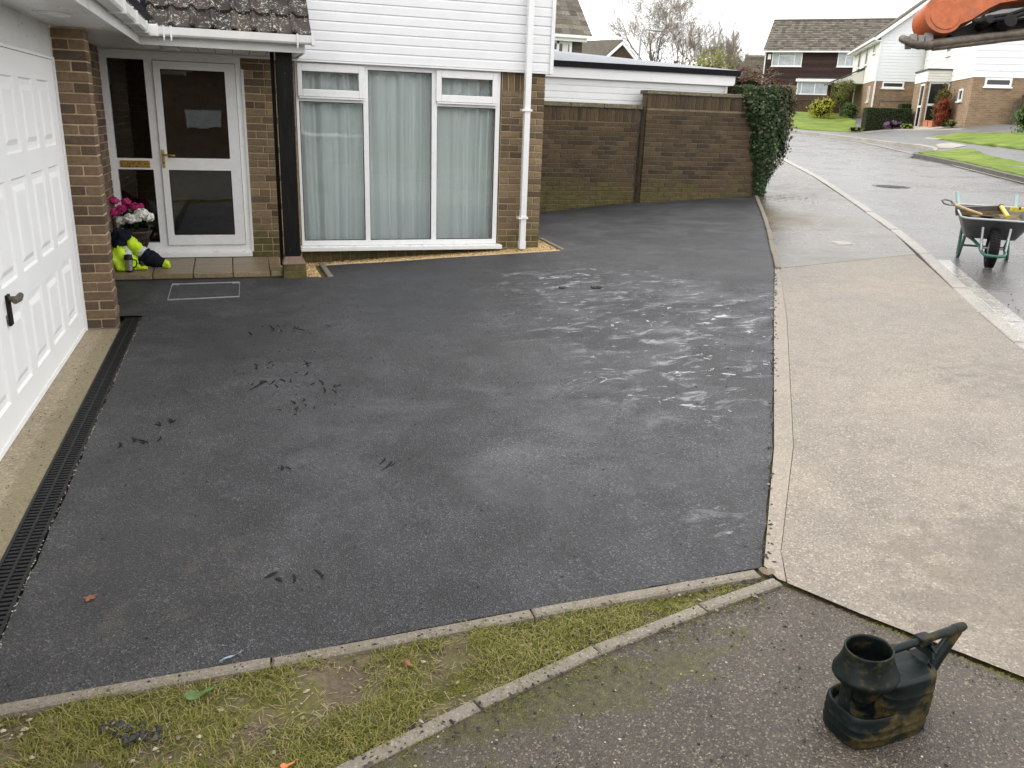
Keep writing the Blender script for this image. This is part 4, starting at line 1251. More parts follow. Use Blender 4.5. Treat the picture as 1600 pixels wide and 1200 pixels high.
# felt deck falling to the front
MB().add([(3.47, 13.472, 2.657), (8.43, 13.472, 2.657), (8.43, 17.6, 2.86), (7.0, 17.6, 3.10), (3.47, 17.6, 3.18), (3.47, 17.6, 2.6), (8.43, 17.6, 2.6)], [(0, 1, 2, 3, 4), (1, 6, 2), (4, 3, 2, 6, 5)]).ob('roof_deck', 'roof_felt', EX, fix=False)

# ================================================================ IVY AND THE HEDGES BESIDE THE FOOTWAY
rnd = random.Random(31)
iv = empty('ivy', 'dark green ivy hanging in a tapering mass over the end of the brick wall', 'ivy', (8.85, 13.2, .56))
def ivy_prof(z):
    # x range and y range at height z (metres above the drive foot)
    t = (z - .56) / 1.80
    x0 = 8.76 - .40 * ss(.15, 1.0, t); x1 = 9.06 + .33 * ss(.05, .62, t)
    return x0, x1
mb = MB(); core = MB(); stm = MB()
rings = []
for i in range(13):
    z = .50 + 1.85 * i / 12
    x0, x1 = ivy_prof(z)
    if i == 12: x0 += .15; x1 -= .15
    c = ((x0 + x1) / 2 + .02, 13.36 + .04 * i / 12); rx = (x1 - x0) / 2 * .72; ry = .15 + .20 * ss(0, .6, i / 12)
    rings.append([(c[0] + rx * math.cos(a), c[1] + ry * math.sin(a), z) for a in [2 * math.pi * k / 12 for k in range(12)]])
core.add([v for g in rings for v in g], [(i * 12 + k, i * 12 + (k + 1) % 12, (i + 1) * 12 + (k + 1) % 12, (i + 1) * 12 + k) for i in range(12) for k in range(12)])
core.add(rings[-1], [tuple(range(12))])
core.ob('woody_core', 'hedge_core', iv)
def ivy_leaves(n, dark):
    mb = MB()
    for _ in range(n):
        z = .50 + 1.92 * rnd.random() ** .92 if rnd.random() > .07 else rnd.uniform(.52, .95)
        x0, x1 = ivy_prof(z)
        a = rnd.uniform(0, 2 * math.pi)
        cx_, rx = (x0 + x1) / 2, (x1 - x0) / 2
        ry = .25 + .19 * ss(0, .6, (z - .5) / 1.85)
        q = (rnd.uniform(.80, 1.04) if rnd.random() > .06 else rnd.uniform(1.0, 1.22)) * (1 + .30 * mnoise.noise(Vector((x0 + math.cos(a) * 2.5, math.sin(a) * 2.5, z * 3.2))))
        p = Vector((cx_ + rx * q * math.cos(a), 13.37 + ry * q * math.sin(a), z))
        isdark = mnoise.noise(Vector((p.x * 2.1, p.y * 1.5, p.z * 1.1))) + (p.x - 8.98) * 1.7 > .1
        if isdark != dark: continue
        nn = Vector((math.cos(a) / max(rx, .1) * .4, math.sin(a) / ry * .4, .35)) + Vector((rnd.uniform(-.5, .5), rnd.uniform(-.5, .5), rnd.uniform(-.4, .5)))
        leaf(mb, p, nn, .052, rnd, .8)
    return mb
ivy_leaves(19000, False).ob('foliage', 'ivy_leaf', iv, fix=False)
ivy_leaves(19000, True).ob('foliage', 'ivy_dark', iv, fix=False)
for k in range(7):
    a = rnd.uniform(-.08, .08)
    stm.tube([(8.88 + a, 13.27 + rnd.uniform(-.03, .03), .5), (8.88 + a * 1.5, 13.27, .9), (8.87 + a * 3, 13.26, 1.5), (8.86 + a * 5, 13.26, 2.1)], [.016, .013, .01, .006], 6)
stm.ob('stem', 'tree_bark', iv)
hg = empty('hedge', 'reddish brown hedge behind the outbuilding corner and ivy', 'hedge', (9.2, 15.0, .7))
bl = [((8.9, 14.0, 2.25), (.55, .5, .42)), ((9.15, 15.0, 2.1), (.75, .8, .62)), ((9.35, 14.2, 1.9), (.5, .6, .6)), ((8.75, 16.5, 2.3), (.8, .9, .55)), ((9.6, 15.8, 1.5), (.6, .8, 1.1))]
foliage(bl, 16000, .07, 41, shell=.8).ob('foliage', 'red_leaf', hg, fix=False)
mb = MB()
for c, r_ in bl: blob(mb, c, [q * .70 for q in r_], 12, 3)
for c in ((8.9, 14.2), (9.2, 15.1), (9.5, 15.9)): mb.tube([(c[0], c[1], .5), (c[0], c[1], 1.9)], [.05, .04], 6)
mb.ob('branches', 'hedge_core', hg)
sh = empty('shrub', 'olive green shrub growing behind the reddish hedge by the footway', 'shrub', (10.7, 17.8, .8))
bl = [((10.45, 17.3, 1.55), (.55, .75, .75)), ((10.75, 18.0, 1.75), (.55, .7, .6)), ((10.2, 16.6, 1.6), (.5, .6, .8))]
foliage(bl, 6000, .06, 42, shell=.7).ob('foliage', 'shrub_leaf', sh, fix=False)
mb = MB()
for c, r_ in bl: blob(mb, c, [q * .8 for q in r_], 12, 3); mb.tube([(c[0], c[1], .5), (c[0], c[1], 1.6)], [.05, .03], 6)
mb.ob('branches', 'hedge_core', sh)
# leaf litter at the ivy foot
mb = MB()
for _ in range(260):
    x = 9.05 + rnd.gauss(0, .28); y = 12.75 + rnd.gauss(0, .3)
    if x > 8.75 + (y - 13.27) * .6: leaf(mb, Vector((x, y, T(x, y) + .006)), Vector((rnd.uniform(-.3, .3), rnd.uniform(-.3, .3), 1)), .03, rnd)
stuff(mb.ob('leaf_litter', 'tree_bark', fix=False), 'dark fallen leaf litter on the footway at the foot of the ivy', 'leaf litter')
# ================================================================ HOUSES ACROSS THE ROAD
def hroot(name, label, c, D, cat='house'):
    """local x runs along the front, local y goes away from the road"""
    return empty(name, label, cat, c, math.atan2(-D[0], D[1]))
def lap_boards(root, name, mat, x0, x1, y, z0, z1, pitch, face=-1, axis='x', clip=None, parts=True, proj=.03):
    """overlapping boards on a wall; face -1 looks towards -y (or -x)"""
    z = z0; jn = MB()
    while z < z1 - .02:
        h = min(pitch, z1 - z)
        a, b = (x0, x1) if clip is None else clip(z + h * .5)
        if b - a > .02:
            pr = [(0, 0), (proj, 0), (proj * .35, h), (0, h)]
            mb = MB() if parts else jn
            if axis == 'x': mb.prism(pr, lambda q, t, a=a, z=z: (a, y + face * q, z + t), lambda q, t, b=b, z=z: (b, y + face * q, z + t))
            else: mb.prism(pr, lambda q, t, a=a, z=z: (y + face * q, a, z + t), lambda q, t, b=b, z=z: (y + face * q, b, z + t))
            if parts: mb.ob(name, mat, root, world=False)
        z += pitch
    if not parts: stuff(jn.ob(name, mat, root, world=False))
def small_window(root, x0, x1, y, z0, z1, mull=(), axis='x', sgn=-1, fr=.07, curtain=None, trans=None, glass_='dark_glass', sill=True):
    def B(mb, a0, a1, d0, d1, b0, b1):
        d0, d1 = sorted((y + sgn * d0, y + sgn * d1))
        return mb.box(a0, a1, d0, d1, b0, b1) if axis == 'x' else mb.box(d0, d1, a0, a1, b0, b1)
    f = MB()
    for a0, a1, b0, b1 in ((x0, x0 + fr, z0, z1), (x1 - fr, x1, z0, z1), (x0 + fr, x1 - fr, z0, z0 + fr), (x0 + fr, x1 - fr, z1 - fr, z1)):
        B(f, a0, a1, -.02, .05, b0, b1)
    for m_ in mull: B(f, m_ - fr * .4, m_ + fr * .4, -.02, .05, z0 + fr, z1 - fr)
    if trans: B(f, trans[0], trans[1], -.02, .048, trans[2] - fr * .4, trans[2] + fr * .4)
    w_ = f.ob('window', 'upvc', root, world=False)
    B(MB(), x0 + fr * .5, x1 - fr * .5, -.01, .012, z0 + fr * .5, z1 - fr * .5).ob('pane', glass_, w_, world=False)
    if sill: B(MB(), x0 - .05, x1 + .05, -.02, .11, z0 - .06, z0).ob('sill', 'upvc', w_, world=False)
    return w_
plain('curtained_glass', (.42, .45, .47), .15, .2, 3., spec=.6)
DD = (.525, .851)
# ---- white house whose side and front show beside the digger
W2 = hroot('white_house', 'white boarded house with brick ground floor, glazed porch and red climber', (31.755, 31.621, 2.0), DD)
MB().box(.03, 10, .03, 11.3, -.6, 5.0).ob('wall', 'wall_far_buff', W2, world=False)
MB().box(-.01, 9.9, -.045, .029, -.6, .34).ob('plinth', 'wall_far_buff', W2, world=False)
lap_boards(W2, 'board', 'clad_cool_shade', -.04, 10, .03, 2.19, 5.0, .28)
lap_boards(W2, 'board', 'clad_warm_lit', .03, 11.3, .03, 2.19, 5.0, .28, axis='y')
MB().prism([(-.4, 4.95), (5, 8.4), (10.4, 4.95), (10.4, 5.15), (5, 8.6), (-.4, 5.15)], lambda x, q: (x, -.3, q), lambda x, q: (x, 11.5, q)).ob('roof', 'roof_far', W2, world=False)
small_window(W2, .50, 1.60, .03, 1.80, 2.17, fr=.085)
small_window(W2, 1.4, 2.1, .03, 1.20, 1.75, axis='y', fr=.07)
small_window(W2, 5.2, 6.2, .02, 3.5, 4.3, axis='y', fr=.07)
pc = MB().box(-1.08, .02, 4.22, 7.2, 2.17, 2.70).ob('porch_canopy', 'clad_warm_lit', W2, world=False)
MB().box(-1.14, .0, 4.14, 7.25, 2.70, 2.78).ob('porch_trim', 'tool_dark', pc, world=False)
for z in (2.30, 2.42, 2.55): MB().box(-1.085, .0, 4.213, 4.219, z, z + .012).ob('board_joint', 'concrete_trim', pc, world=False)
gp = MB()
for a, b, z0, z1 in ((-.92, -.85, .0, 2.17), (-.04, .025, 0, 2.17), (-.85, -.04, 1.02, 1.13), (-.85, -.04, .0, .08), (-.85, -.04, 2.08, 2.17)): gp.box(a, b, 4.30, 4.38, z0, z1)
gpo = gp.ob('porch_screen', 'upvc', W2, world=False)
for z0, z1 in ((.08, 1.02), (1.13, 2.08)): MB().box(-.86, -.03, 4.33, 4.345, z0, z1).ob('pane', 'dark_glass', gpo, world=False)
MB().box(-1.06, -.93, 4.24, 4.6, -.3, 2.17).ob('porch_pier', 'wall_far_buff', W2, world=False)
dw = MB()
for a, b, z0, z1 in ((4.62, 4.72, 0, 2.1), (5.5, 5.6, 0, 2.1), (4.72, 5.5, 2.0, 2.1), (4.72, 5.5, .95, 1.05)): dw.box(-1.06, -1.0, a, b, z0, z1)
dwo = dw.ob('side_door', 'upvc', W2, world=False)
MB().box(-1.04, -1.025, 4.7, 5.52, .0, 2.05).ob('pane', 'dark_glass', dwo, world=False)
MB().box(-1.06, .0, 5.6, 7.2, -.3, 2.17).ob('porch_wall', 'wall_far_buff', W2, world=False)
MB().box(-1.3, .03, 3.9, 7.3, -.6, .0).ob('porch_base', 'concrete_trim', W2, world=False)
# plants against it
cl = empty('climber', 'red and green climbing plant on the side wall of the white house', 'climber', (32.95, 33.94, 1.95), math.atan2(-DD[0], DD[1]))
bl = [((-.25, .3, 1.35), (.28, .6, .75)), ((-.3, -.2, .85), (.3, .5, .7)), ((-.22, .5, .7), (.28, .6, .6))]
foliage([bl[1], bl[2]], 2200, .10, 51, shell=.5).ob('foliage', 'climber_red', cl, world=False, fix=False)
foliage([bl[0], ((-.3, .8, .9), (.28, .5, .8))], 2200, .10, 52, shell=.5).ob('foliage', 'climber_green', cl, world=False, fix=False)
MB().tube([(-.08, .2, -.3), (-.1, .25, .8), (-.12, .3, 1.8)], [.05, .04, .02], 6).ob('stem', 'tree_bark', cl, world=False)
def bush(name, label, x, y, rx, rz, mat, n, size, seed, cat='shrub', lift=0.0, ry=None, lumps=3, group=None, z=None):
    rnd = random.Random(seed); ry = ry or rx
    z0 = (T(x, y) + .1) if z is None else z
    root = empty(name, label, cat, (x, y, z0), group=group)
    bl = [((x, y, z0 + rz * .95 + lift), (rx * .9, ry * .9, rz))]
    for _ in range(lumps):
        a = rnd.uniform(0, 6.28)
        bl.append(((x + math.cos(a) * rx * .45, y + math.sin(a) * ry * .45, z0 + lift + rz * rnd.uniform(.7, 1.35)), (rx * .6, ry * .6, rz * .62)))
    foliage(bl, n, size, seed, shell=.72).ob('foliage', mat, root, fix=False)
    mb = MB()
    for c, r_ in bl: blob(mb, c, [q * .68 for q in r_], 12, seed)
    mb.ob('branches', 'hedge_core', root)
    MB().tube([(x, y, z0 - .2), (x, y, z0 + lift + rz * .6)], [.05, .035], 6).ob('stem', 'tree_bark', root)
    return root
bush('shrub', 'dark glossy shrub in front of the glazed porch screen', 34.75, 36.0, .42, .50, 'dark_leaf', 1500, .10, 61)
bush('shrub', 'rounded deep green shrub under the red climber', 33.75, 34.3, .45, .42, 'green_leaf', 1500, .09, 62)
bush('ground_cover', 'low lime green plant beside the terracotta pots', 33.1, 34.15, .50, .14, 'lime_leaf', 900, .08, 63, cat='plant')
bush('ground_cover', 'low pale flowering plant at the corner of the white house', 31.75, 32.35, .26, .17, 'lolly_leaf', 500, .06, 64, cat='plant')
bush('heather', 'low purple heather mound in front of the clipped hedge', 32.0, 36.4, .52, .22, 'purple_leaf', 1200, .07, 65, cat='heather')
bush('ground_cover', 'bright lime clump between heather and garden path', 31.85, 35.25, .38, .13, 'lime_leaf', 700, .07, 66, cat='plant')
bush('shrub', 'small grey green tuft at the near corner of the clipped hedge', 31.1, 38.1, .42, .16, 'lolly_leaf', 600, .07, 67)
bush('shrub', 'leafy green shrub by the pier at the end of the front lawn', 27.9, 24.9, .55, .55, 'green_leaf', 1800, .09, 68)
for x, y, lb in ((33.45, 36.0, 'square terracotta pot standing closest to the glazed porch'), (33.0, 35.2, 'middle one of three square terracotta pots by the porch'), (32.45, 34.3, 'square terracotta pot at the path end of the row by the porch')):
    z0 = T(x, y) + .1
    r = empty('plant_pot', lb, 'pot', (x, y, z0), group='terracotta pots by the porch')
    MB().box(x - .13, x + .13, y - .13, y + .13, z0 - .05, z0 + .24).ob('body', 'terracotta', r)
    MB().box(x - .15, x + .15, y - .15, y + .15, z0 + .24, z0 + .29).ob('rim', 'terracotta', r)
# pier and gate at the right
gt = hroot('gate_pier', 'dark brick pier beside the front wall of the white house', (31.755 + 2.0 * .851, 31.621 - 2.0 * .525, 1.95), DD, 'pier')
MB().box(.1, 1.4, -.55, -.15, -.4, 1.50).ob('pier', 'wall_far_brown', gt, world=False)
MB().box(.06, 1.44, -.6, -.1, 1.50, 1.56).ob('capping', 'coping', gt, world=False)
gt = hroot('gate', 'brown wooden gate leaf leaning against the brick pier', (31.755 + 1.9 * .851, 31.621 - 1.9 * .525, 1.95), DD, 'gate')
for k_ in range(3): MB().box(-.16 + .085 * k_, -.08 + .085 * k_, -.40, -.36, -.1, 1.25 + .06 * k_).ob('plank', 'brown_wood', gt, world=False)
# clipped hedge
hd_ = hroot('clipped_hedge', 'dark clipped box hedge with a flat top beside the footway', (31.95, 38.2, T(31.95, 38.2) + .05), DD, 'hedge')
def hedge_box(x0, x1, y0, y1, z1, seed):
    mb = MB(); rnd = random.Random(seed); n = 0
    area = (x1 - x0) * z1 * 2 + (y1 - y0) * z1 * 2 + (x1 - x0) * (y1 - y0)
    for _ in range(int(area * 1000)):
        q = rnd.uniform(0, area)
        A, B_ = (x1 - x0) * z1, (y1 - y0) * z1
        if q < A: p, nn = Vector((rnd.uniform(x0, x1), y0, rnd.uniform(-.1, z1))), Vector((0, -1, .2))
        elif q < 2 * A: p, nn = Vector((rnd.uniform(x0, x1), y1, rnd.uniform(0, z1))), Vector((0, 1, .2))
        elif q < 2 * A + B_: p, nn = Vector((x0, rnd.uniform(y0, y1), rnd.uniform(-.1, z1))), Vector((-1, 0, .2))
        elif q < 2 * A + 2 * B_: p, nn = Vector((x1, rnd.uniform(y0, y1), rnd.uniform(0, z1))), Vector((1, 0, .2))
        else: p, nn = Vector((rnd.uniform(x0, x1), rnd.uniform(y0, y1), z1)), Vector((0, 0, 1))
        p += nn * (.03 * mnoise.noise(p * 3) + rnd.uniform(-.02, .02))
        leaf(mb, p, nn + Vector((rnd.uniform(-.5, .5), rnd.uniform(-.5, .5), rnd.uniform(-.5, .5))), .055, rnd)
    return mb
for x0, x1, y0, y1, z1, sd in ((-.15, 2.05, 0, 1.5, 1.22, 1), (1.75, 2.65, 1.4, 2.6, 1.50, 2)):
    hedge_box(x0, x1, y0, y1, z1, sd).ob('foliage', 'box_leaf', hd_, world=False, fix=False)
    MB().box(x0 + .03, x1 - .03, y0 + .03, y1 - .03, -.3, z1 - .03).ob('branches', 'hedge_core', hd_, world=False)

# ---- white gabled house behind it
W1 = hroot('gabled_house', 'white boarded gable house with lean-to porch beyond the clipped hedge', (35.66, 42.63, 2.38), DD)
EV = 4.62; SL = .80; RX = 3.6
MB().prism([(.03, -.8), (7.2, -.8), (7.2, EV), (RX, EV + (RX) * SL), (.03, EV + .02)], lambda x, q: (x, .03, q), lambda x, q: (x, 11.0, q)).ob('wall', 'wall_far_buff', W1, world=False)
lap_boards(W1, 'board', 'clad_cool_shade', -.04, 7.2, .03, 2.12, EV + RX * SL, .17, clip=lambda z: (-.04, 7.2) if z < EV else ((z - EV) / SL, 7.2 - (z - EV) / SL))
lap_boards(W1, 'board', 'clad_warm_lit', .03, 11.0, .03, 2.15, EV, .17, axis='y')
rfo = MB().prism([(-.32, EV - .20), (RX, EV + RX * SL + .06), (7.5, EV - .20), (7.5, EV - .02), (RX, EV + RX * SL + .24), (-.32, EV - .02)], lambda x, q: (x, -.22, q), lambda x, q: (x, 11.2, q)).ob('roof', 'roof_far', W1, world=False)
MB().prism([(-.34, EV - .36), (RX, EV + RX * SL - .10), (7.5, EV - .36), (7.5, EV - .12), (RX, EV + RX * SL + .14), (-.34, EV - .12)], lambda x, q: (x, -.26, q), lambda x, q: (x, -.222, q)).ob('barge_board', 'upvc', W1, world=False)
MB().box(-.46, -.34, -.2, 11.2, EV - .30, EV - .17).ob('gutter', 'upvc', W1, world=False)
MB().box(-.33, .0, -.2, 11.2, EV - .38, EV - .32).ob('soffit', 'upvc', W1, world=False)
MB().box(-.02, .06, -.06, .02, -.6, 2.12).box(-.05, .03, -.07, .0, 2.12, EV - .3).ob('downpipe', 'upvc', W1, world=False)
small_window(W1, .42, 1.60, .03, 1.74, 2.10, fr=.085)
MB().lathe([(.07, 0), (.07, .06), (.05, .06)], (0, 0, 0), 12, m=Matrix.Translation((2.3, .03, 1.92)) @ Matrix.Rotation(R_(90), 4, 'X')).ob('vent', 'black_rubber', W1, world=False)
for a, b, z0, z1 in ((1.7, 2.4, 3.75, 4.35), (4.3, 5.2, 3.25, 4.3), (7.4, 8.4, 3.25, 4.3)): small_window(W1, a, b, .0, z0, z1, axis='y', fr=.07)
small_window(W1, 1.6, 2.1, .03, 1.0, 1.9, axis='y', fr=.06)
MB().box(.45, 2.6, -.35, -.05, -.6, 1.02).ob('garden_wall', 'wall_far_buff', W1, world=False)
MB().box(.40, 2.65, -.4, -.0, 1.02, 1.10).ob('wall_capping', 'coping', W1, world=False)
pt = MB().prism([(-1.85, 2.18), (.0, 2.18), (.0, 3.02)], lambda x, q: (x, 5.0, q), lambda x, q: (x, 8.4, q)).ob('lean_to_porch', 'clad_warm_lit', W1, world=False)
MB().prism([(-1.98, 2.14), (.0, 3.08), (.0, 3.18), (-1.98, 2.24)], lambda x, q: (x, 4.9, q), lambda x, q: (x, 8.5, q)).ob('porch_roof', 'tool_dark', pt, world=False)
for a, b, z0, z1 in ((-.85, -.78, .0, 2.15), (-.30, -.22, .0, 2.15)): MB().box(a, b, 6.4, 6.46, z0, z1).ob('door_post', 'upvc', W1, world=False)
MB().box(-1.75, -.02, 8.0, 8.3, -.5, 2.18).ob('porch_wall', 'wall_far_brown', W1, world=False)
MB().box(-.70, -.34, 6.5, 6.52, 0, 2.1).ob('door', 'brown_wood', W1, world=False)
MB().box(-1.82, -1.70, 5.1, 5.22, -.5, 2.18).ob('porch_post', 'brown_wood', W1, world=False)

# ---- dark brown house facing the bend
DB = (.668, .744)
BH = hroot('brown_house', 'dark brown boarded house with grey tiled roof and white conservatory', (43.79, 65.66, 3.21), DB)
MB().box(-.48, 12, .05, 8.0, -1.5, 4.7).ob('wall', 'wall_far_brown', BH, world=False)
lap_boards(BH, 'weatherboard', 'hung_brown', -.5, 12, .05, 1.95, 4.62, .125, parts=False)
MB().box(-.45, 12, .0, .04, -1.5, 1.95).ob('ground_floor', 'wall_far_buff', BH, world=False)
rr = MB(); nrow = 17
for k_ in range(nrow):     # stepped tile courses up the slope
    f0, f1 = k_ / nrow, (k_ + 1) / nrow
    y0, z0 = -.35 + 4.2 * f0, 4.66 + 2.78 * f0; y1, z1 = -.35 + 4.2 * f1, 4.66 + 2.78 * f1
    x = -.62
    while x < 12.2:
        rr.add([(x, y0, z0), (x + .32, y0, z0), (x + .32, y1 + .05, z1 + .0), (x, y1 + .05, z1 + .0), (x, y0, z0 + .075), (x + .32, y0, z0 + .055), (x + .32, y1 + .05, z1 + .01), (x, y1 + .05, z1 + .02)], [(4, 5, 6, 7), (0, 1, 5, 4), (1, 2, 6, 5), (3, 0, 4, 7)])
        x += .325
rt = MB().prism([(-.35, 4.62), (3.85, 7.40), (8.3, 4.62), (8.3, 4.66), (3.85, 7.45), (-.35, 4.655)], lambda y, q: (-.6, y, q), lambda y, q: (12.2, y, q)).ob('roof', 'roof_dark', BH, world=False)
stuff(rr.ob('roof_tiles', 'roof_far', rt, world=False, fix=False))
MB().tube([(-.62, 3.85, 7.48), (12.2, 3.85, 7.48)], .10, 8).ob('ridge', 'roof_far', rt, world=False)
MB().box(-.64, 12.2, -.47, -.36, 4.54, 4.66).ob('gutter', 'upvc', BH, world=False)
MB().box(-.46, -.36, -.1, .0, -1.0, 4.54).ob('downpipe', 'upvc', BH, world=False)
MB().box(-.20, .06, -.08, .02, 4.0, 4.42).ob('alarm_box', 'petal_white', BH, world=False)
small_window(BH, .15, 2.62, .0, 3.46, 4.58, mull=(.72, 2.0), trans=(.72, 2.0, 4.28), fr=.08, glass_='curtained_glass')
small_window(BH, 5.42, 6.72, .0, 3.46, 4.58, mull=(6.05,), trans=(6.05, 6.66, 4.25), fr=.08, glass_='curtained_glass')
cv = MB().box(2.62, 7.2, -1.35, .0, -1.2, 1.18).ob('conservatory', 'wall_far_brown', BH, world=False)
small_window(BH, 2.62, 7.2, -1.30, 1.18, 2.20, mull=(3.0, 4.05, 5.1, 6.15), fr=.10, glass_='curtained_glass', sill=False)
MB().box(2.64, 2.72, -1.28, .0, 1.18, 2.2).ob('side_frame', 'upvc', cv, world=False)
MB().prism([(-1.5, 2.20), (.05, 2.20), (.05, 2.62), (-1.5, 2.32)], lambda y, q: (2.5, y, q), lambda y, q: (7.3, y, q)).ob('conservatory_roof', 'tool_dark', cv, world=False)
MB().box(2.5, 7.3, -1.58, -1.5, 2.20, 2.42).ob('fascia', 'upvc', cv, world=False)
MB().box(2.6, 6.4, -.2, .0, 2.38, 2.52).ob('awning_rail', 'upvc', cv, world=False)
bw = hroot('boundary_wall', 'brown brick boundary wall below the conservatory windows', (43.79 - 3.2 * .668 + .2, 65.66 - 3.2 * .744, 2.5), DB, 'wall')
MB().box(1.0, 7.6, 0, .22, -.8, 1.40).ob('wall', 'wall_far_brown', bw, world=False)
MB().box(.96, 7.64, -.04, .26, 1.40, 1.47).ob('capping', 'tool_dark', bw, world=False)

bush('shrub', 'round yellow and green variegated bush on the corner lawn', 35.75, 47.3, .74, .62, 'gold_leaf', 2600, .10, 71, lumps=4)
lt = empty('standard_tree', 'small clipped tree with leafy ball crown and bare stems', 'tree', (37.35, 47.4, T(37.35, 47.4) + .1))
z0 = T(37.35, 47.4) + .1
bl = [((37.2, 47.4, z0 + 1.62), (.58, .58, .50)), ((37.5, 47.35, z0 + 1.82), (.45, .5, .38)), ((37.15, 47.3, z0 + 1.2), (.42, .42, .45))]
foliage(bl, 4200, .11, 72, shell=.55).ob('crown', 'lolly_leaf', lt, fix=False)
tb = MB()
for dx, dy in ((-.35, .1), (-.1, -.2), (.15, .1), (.35, -.1)): tb.tube([(37.4, 47.4, z0 - .3), (37.4 + dx * .3, 47.4 + dy * .3, z0 + .5), (37.35 + dx, 47.4 + dy, z0 + 1.5)], [.07, .05, .03], 6)
tb.ob('trunk', 'tree_bark', lt)
bush('shrub', 'green leafy shrub between the clipped hedge and the little tree', 36.75, 45.7, .55, .50, 'green_leaf', 1800, .09, 73)

# ---- tiled house seen over the flat roof
TL = empty('tiled_house', 'dark boarded house with mossy tiled roof behind the flat roof', 'house', (9, 33, 1.2))
MB().box(2.0, 12.9, 32.10, 39, .5, 4.72).ob('wall', 'brown_wood', TL)
z = 3.0; wb = MB()
while z < 4.6:
    wb.prism([(0, 0), (.03, 0), (.008, .15), (0, .15)], lambda q, t, z=z: (2.0, 32.10 - q, z + t), lambda q, t, z=z: (12.95, 32.10 - q, z + t)); z += .15
stuff(wb.ob('weatherboard', 'brown_wood', TL))
rt = MB().prism([(31.75, 4.80), (37, 9.3), (37, 9.2), (31.75, 4.74)], lambda y, q: (2.0, y, q), lambda y, q: (13.02, y, q)).ob('roof', 'roof_dark', TL)
tl = MB(); th = math.atan2(4.5, 5.25)
for r_ in range(18):
    s0 = r_ * .28; s1 = s0 + .31
    ya, za = 31.73 + s0 * math.cos(th), 4.80 + s0 * math.sin(th); yb, zb = 31.73 + s1 * math.cos(th), 4.80 + s1 * math.sin(th) + .012
    x = 9.0
    while x < 13.0:
        w_ = .30; ups = [(0, .045), (.05, .075), (.10, .045), (.15, .03), (.20, .06), (.25, .05), (.30, .045)]
        lo = [(x + a, ya - .0, za + h_) for a, h_ in ups]; hi = [(x + a, yb, zb + h_ * .5) for a, h_ in ups]; un = [(x + a, ya, za - .01) for a, h_ in ups]
        n = len(ups)
        tl.add(lo + hi, [(i, i + 1, n + i + 1, n + i) for i in range(n - 1)]); tl.add(un + lo, [(i, i + 1, n + i + 1, n + i) for i in range(n - 1)])
        x += .30
stuff(tl.ob('roof_tiles', 'roof_far', rt, fix=False))
MB().box(2.0, 13.08, 31.62, 31.74, 4.70, 4.80).ob('gutter', 'upvc', TL)
MB().box(2.0, 13.0, 31.76, 32.08, 4.66, 4.70).ob('soffit', 'upvc', TL)
MB().box(2.0, 13.0, 31.742, 31.76, 4.58, 4.80).ob('fascia', 'upvc', TL)
f = MB()
for a, b, z0_, z1_ in ((10.4, 10.5, 3.2, 4.6), (11.88, 11.98, 3.2, 4.6), (12.40, 12.50, 3.2, 4.6), (10.5, 12.4, 4.5, 4.6), (10.5, 12.4, 3.2, 3.3), (10.5, 11.88, 4.20, 4.28)): f.box(a, b, 32.0, 32.07, z0_, z1_)
fo = f.ob('window', 'upvc', TL)
MB().box(10.45, 12.45, 32.04, 32.055, 3.25, 4.55).ob('pane', 'dark_glass', fo)
MB().box(12.12, 12.36, 32.02, 32.035, 3.3, 4.5).ob('curtain', 'clad_warm_lit', fo)

# ---- low gable further back, and a roof beside the brown house
GB = empty('gable_house', 'small brick gable with white barge boards beyond the flat roof', 'house', (22, 49, 2))
a = Vector((22.25, 49.4, 6.22)); rd = Vector((-.55, .83, 0)).normalized(); ex = Vector((.90, -.43, 0))
def GP(u, z, d): return a + ex * u + rd * d + Vector((0, 0, z))
MB().prism([(-1.9, -1.75), (0, 0), (1.3, -1.40), (1.3, -5), (-1.9, -5)], lambda u, q: GP(u, q, 0), lambda u, q: GP(u, q, 12)).ob('wall', 'wall_far_brown', GB)
MB().prism([(-2.2, -2.0), (0, .05), (1.5, -1.55), (1.5, -1.40), (0, .20), (-2.2, -1.82)], lambda u, q: GP(u, q, -.3), lambda u, q: GP(u, q, 12.3)).ob('roof', 'roof_far', GB)
MB().prism([(-2.2, -2.12), (0, -.08), (1.5, -1.68), (1.5, -1.50), (0, .10), (-2.2, -1.94)], lambda u, q: GP(u, q, -.36), lambda u, q: GP(u, q, -.31)).ob('barge_board', 'upvc', GB)
FR = hroot('distant_house', 'grey tiled roof of a far house beside the brown house', (53.2, 84.2, 3.0), DB)
MB().box(.0, 6, .2, 7, -1, 4.2).ob('wall', 'wall_far_brown', FR, world=False)
lap_boards(FR, 'roof_tiles', 'roof_far', -.2, 6.2, .1, 4.0, 6.05, .26, parts=False, proj=.10)
MB().prism([(.1, 3.9), (3.6, 6.1), (7.1, 3.9)], lambda y, q: (-.2, y, q), lambda y, q: (6.2, y, q)).ob('roof', 'roof_dark', FR, world=False)
small_window(FR, .6, 1.5, .2, 2.2, 3.4, fr=.1)

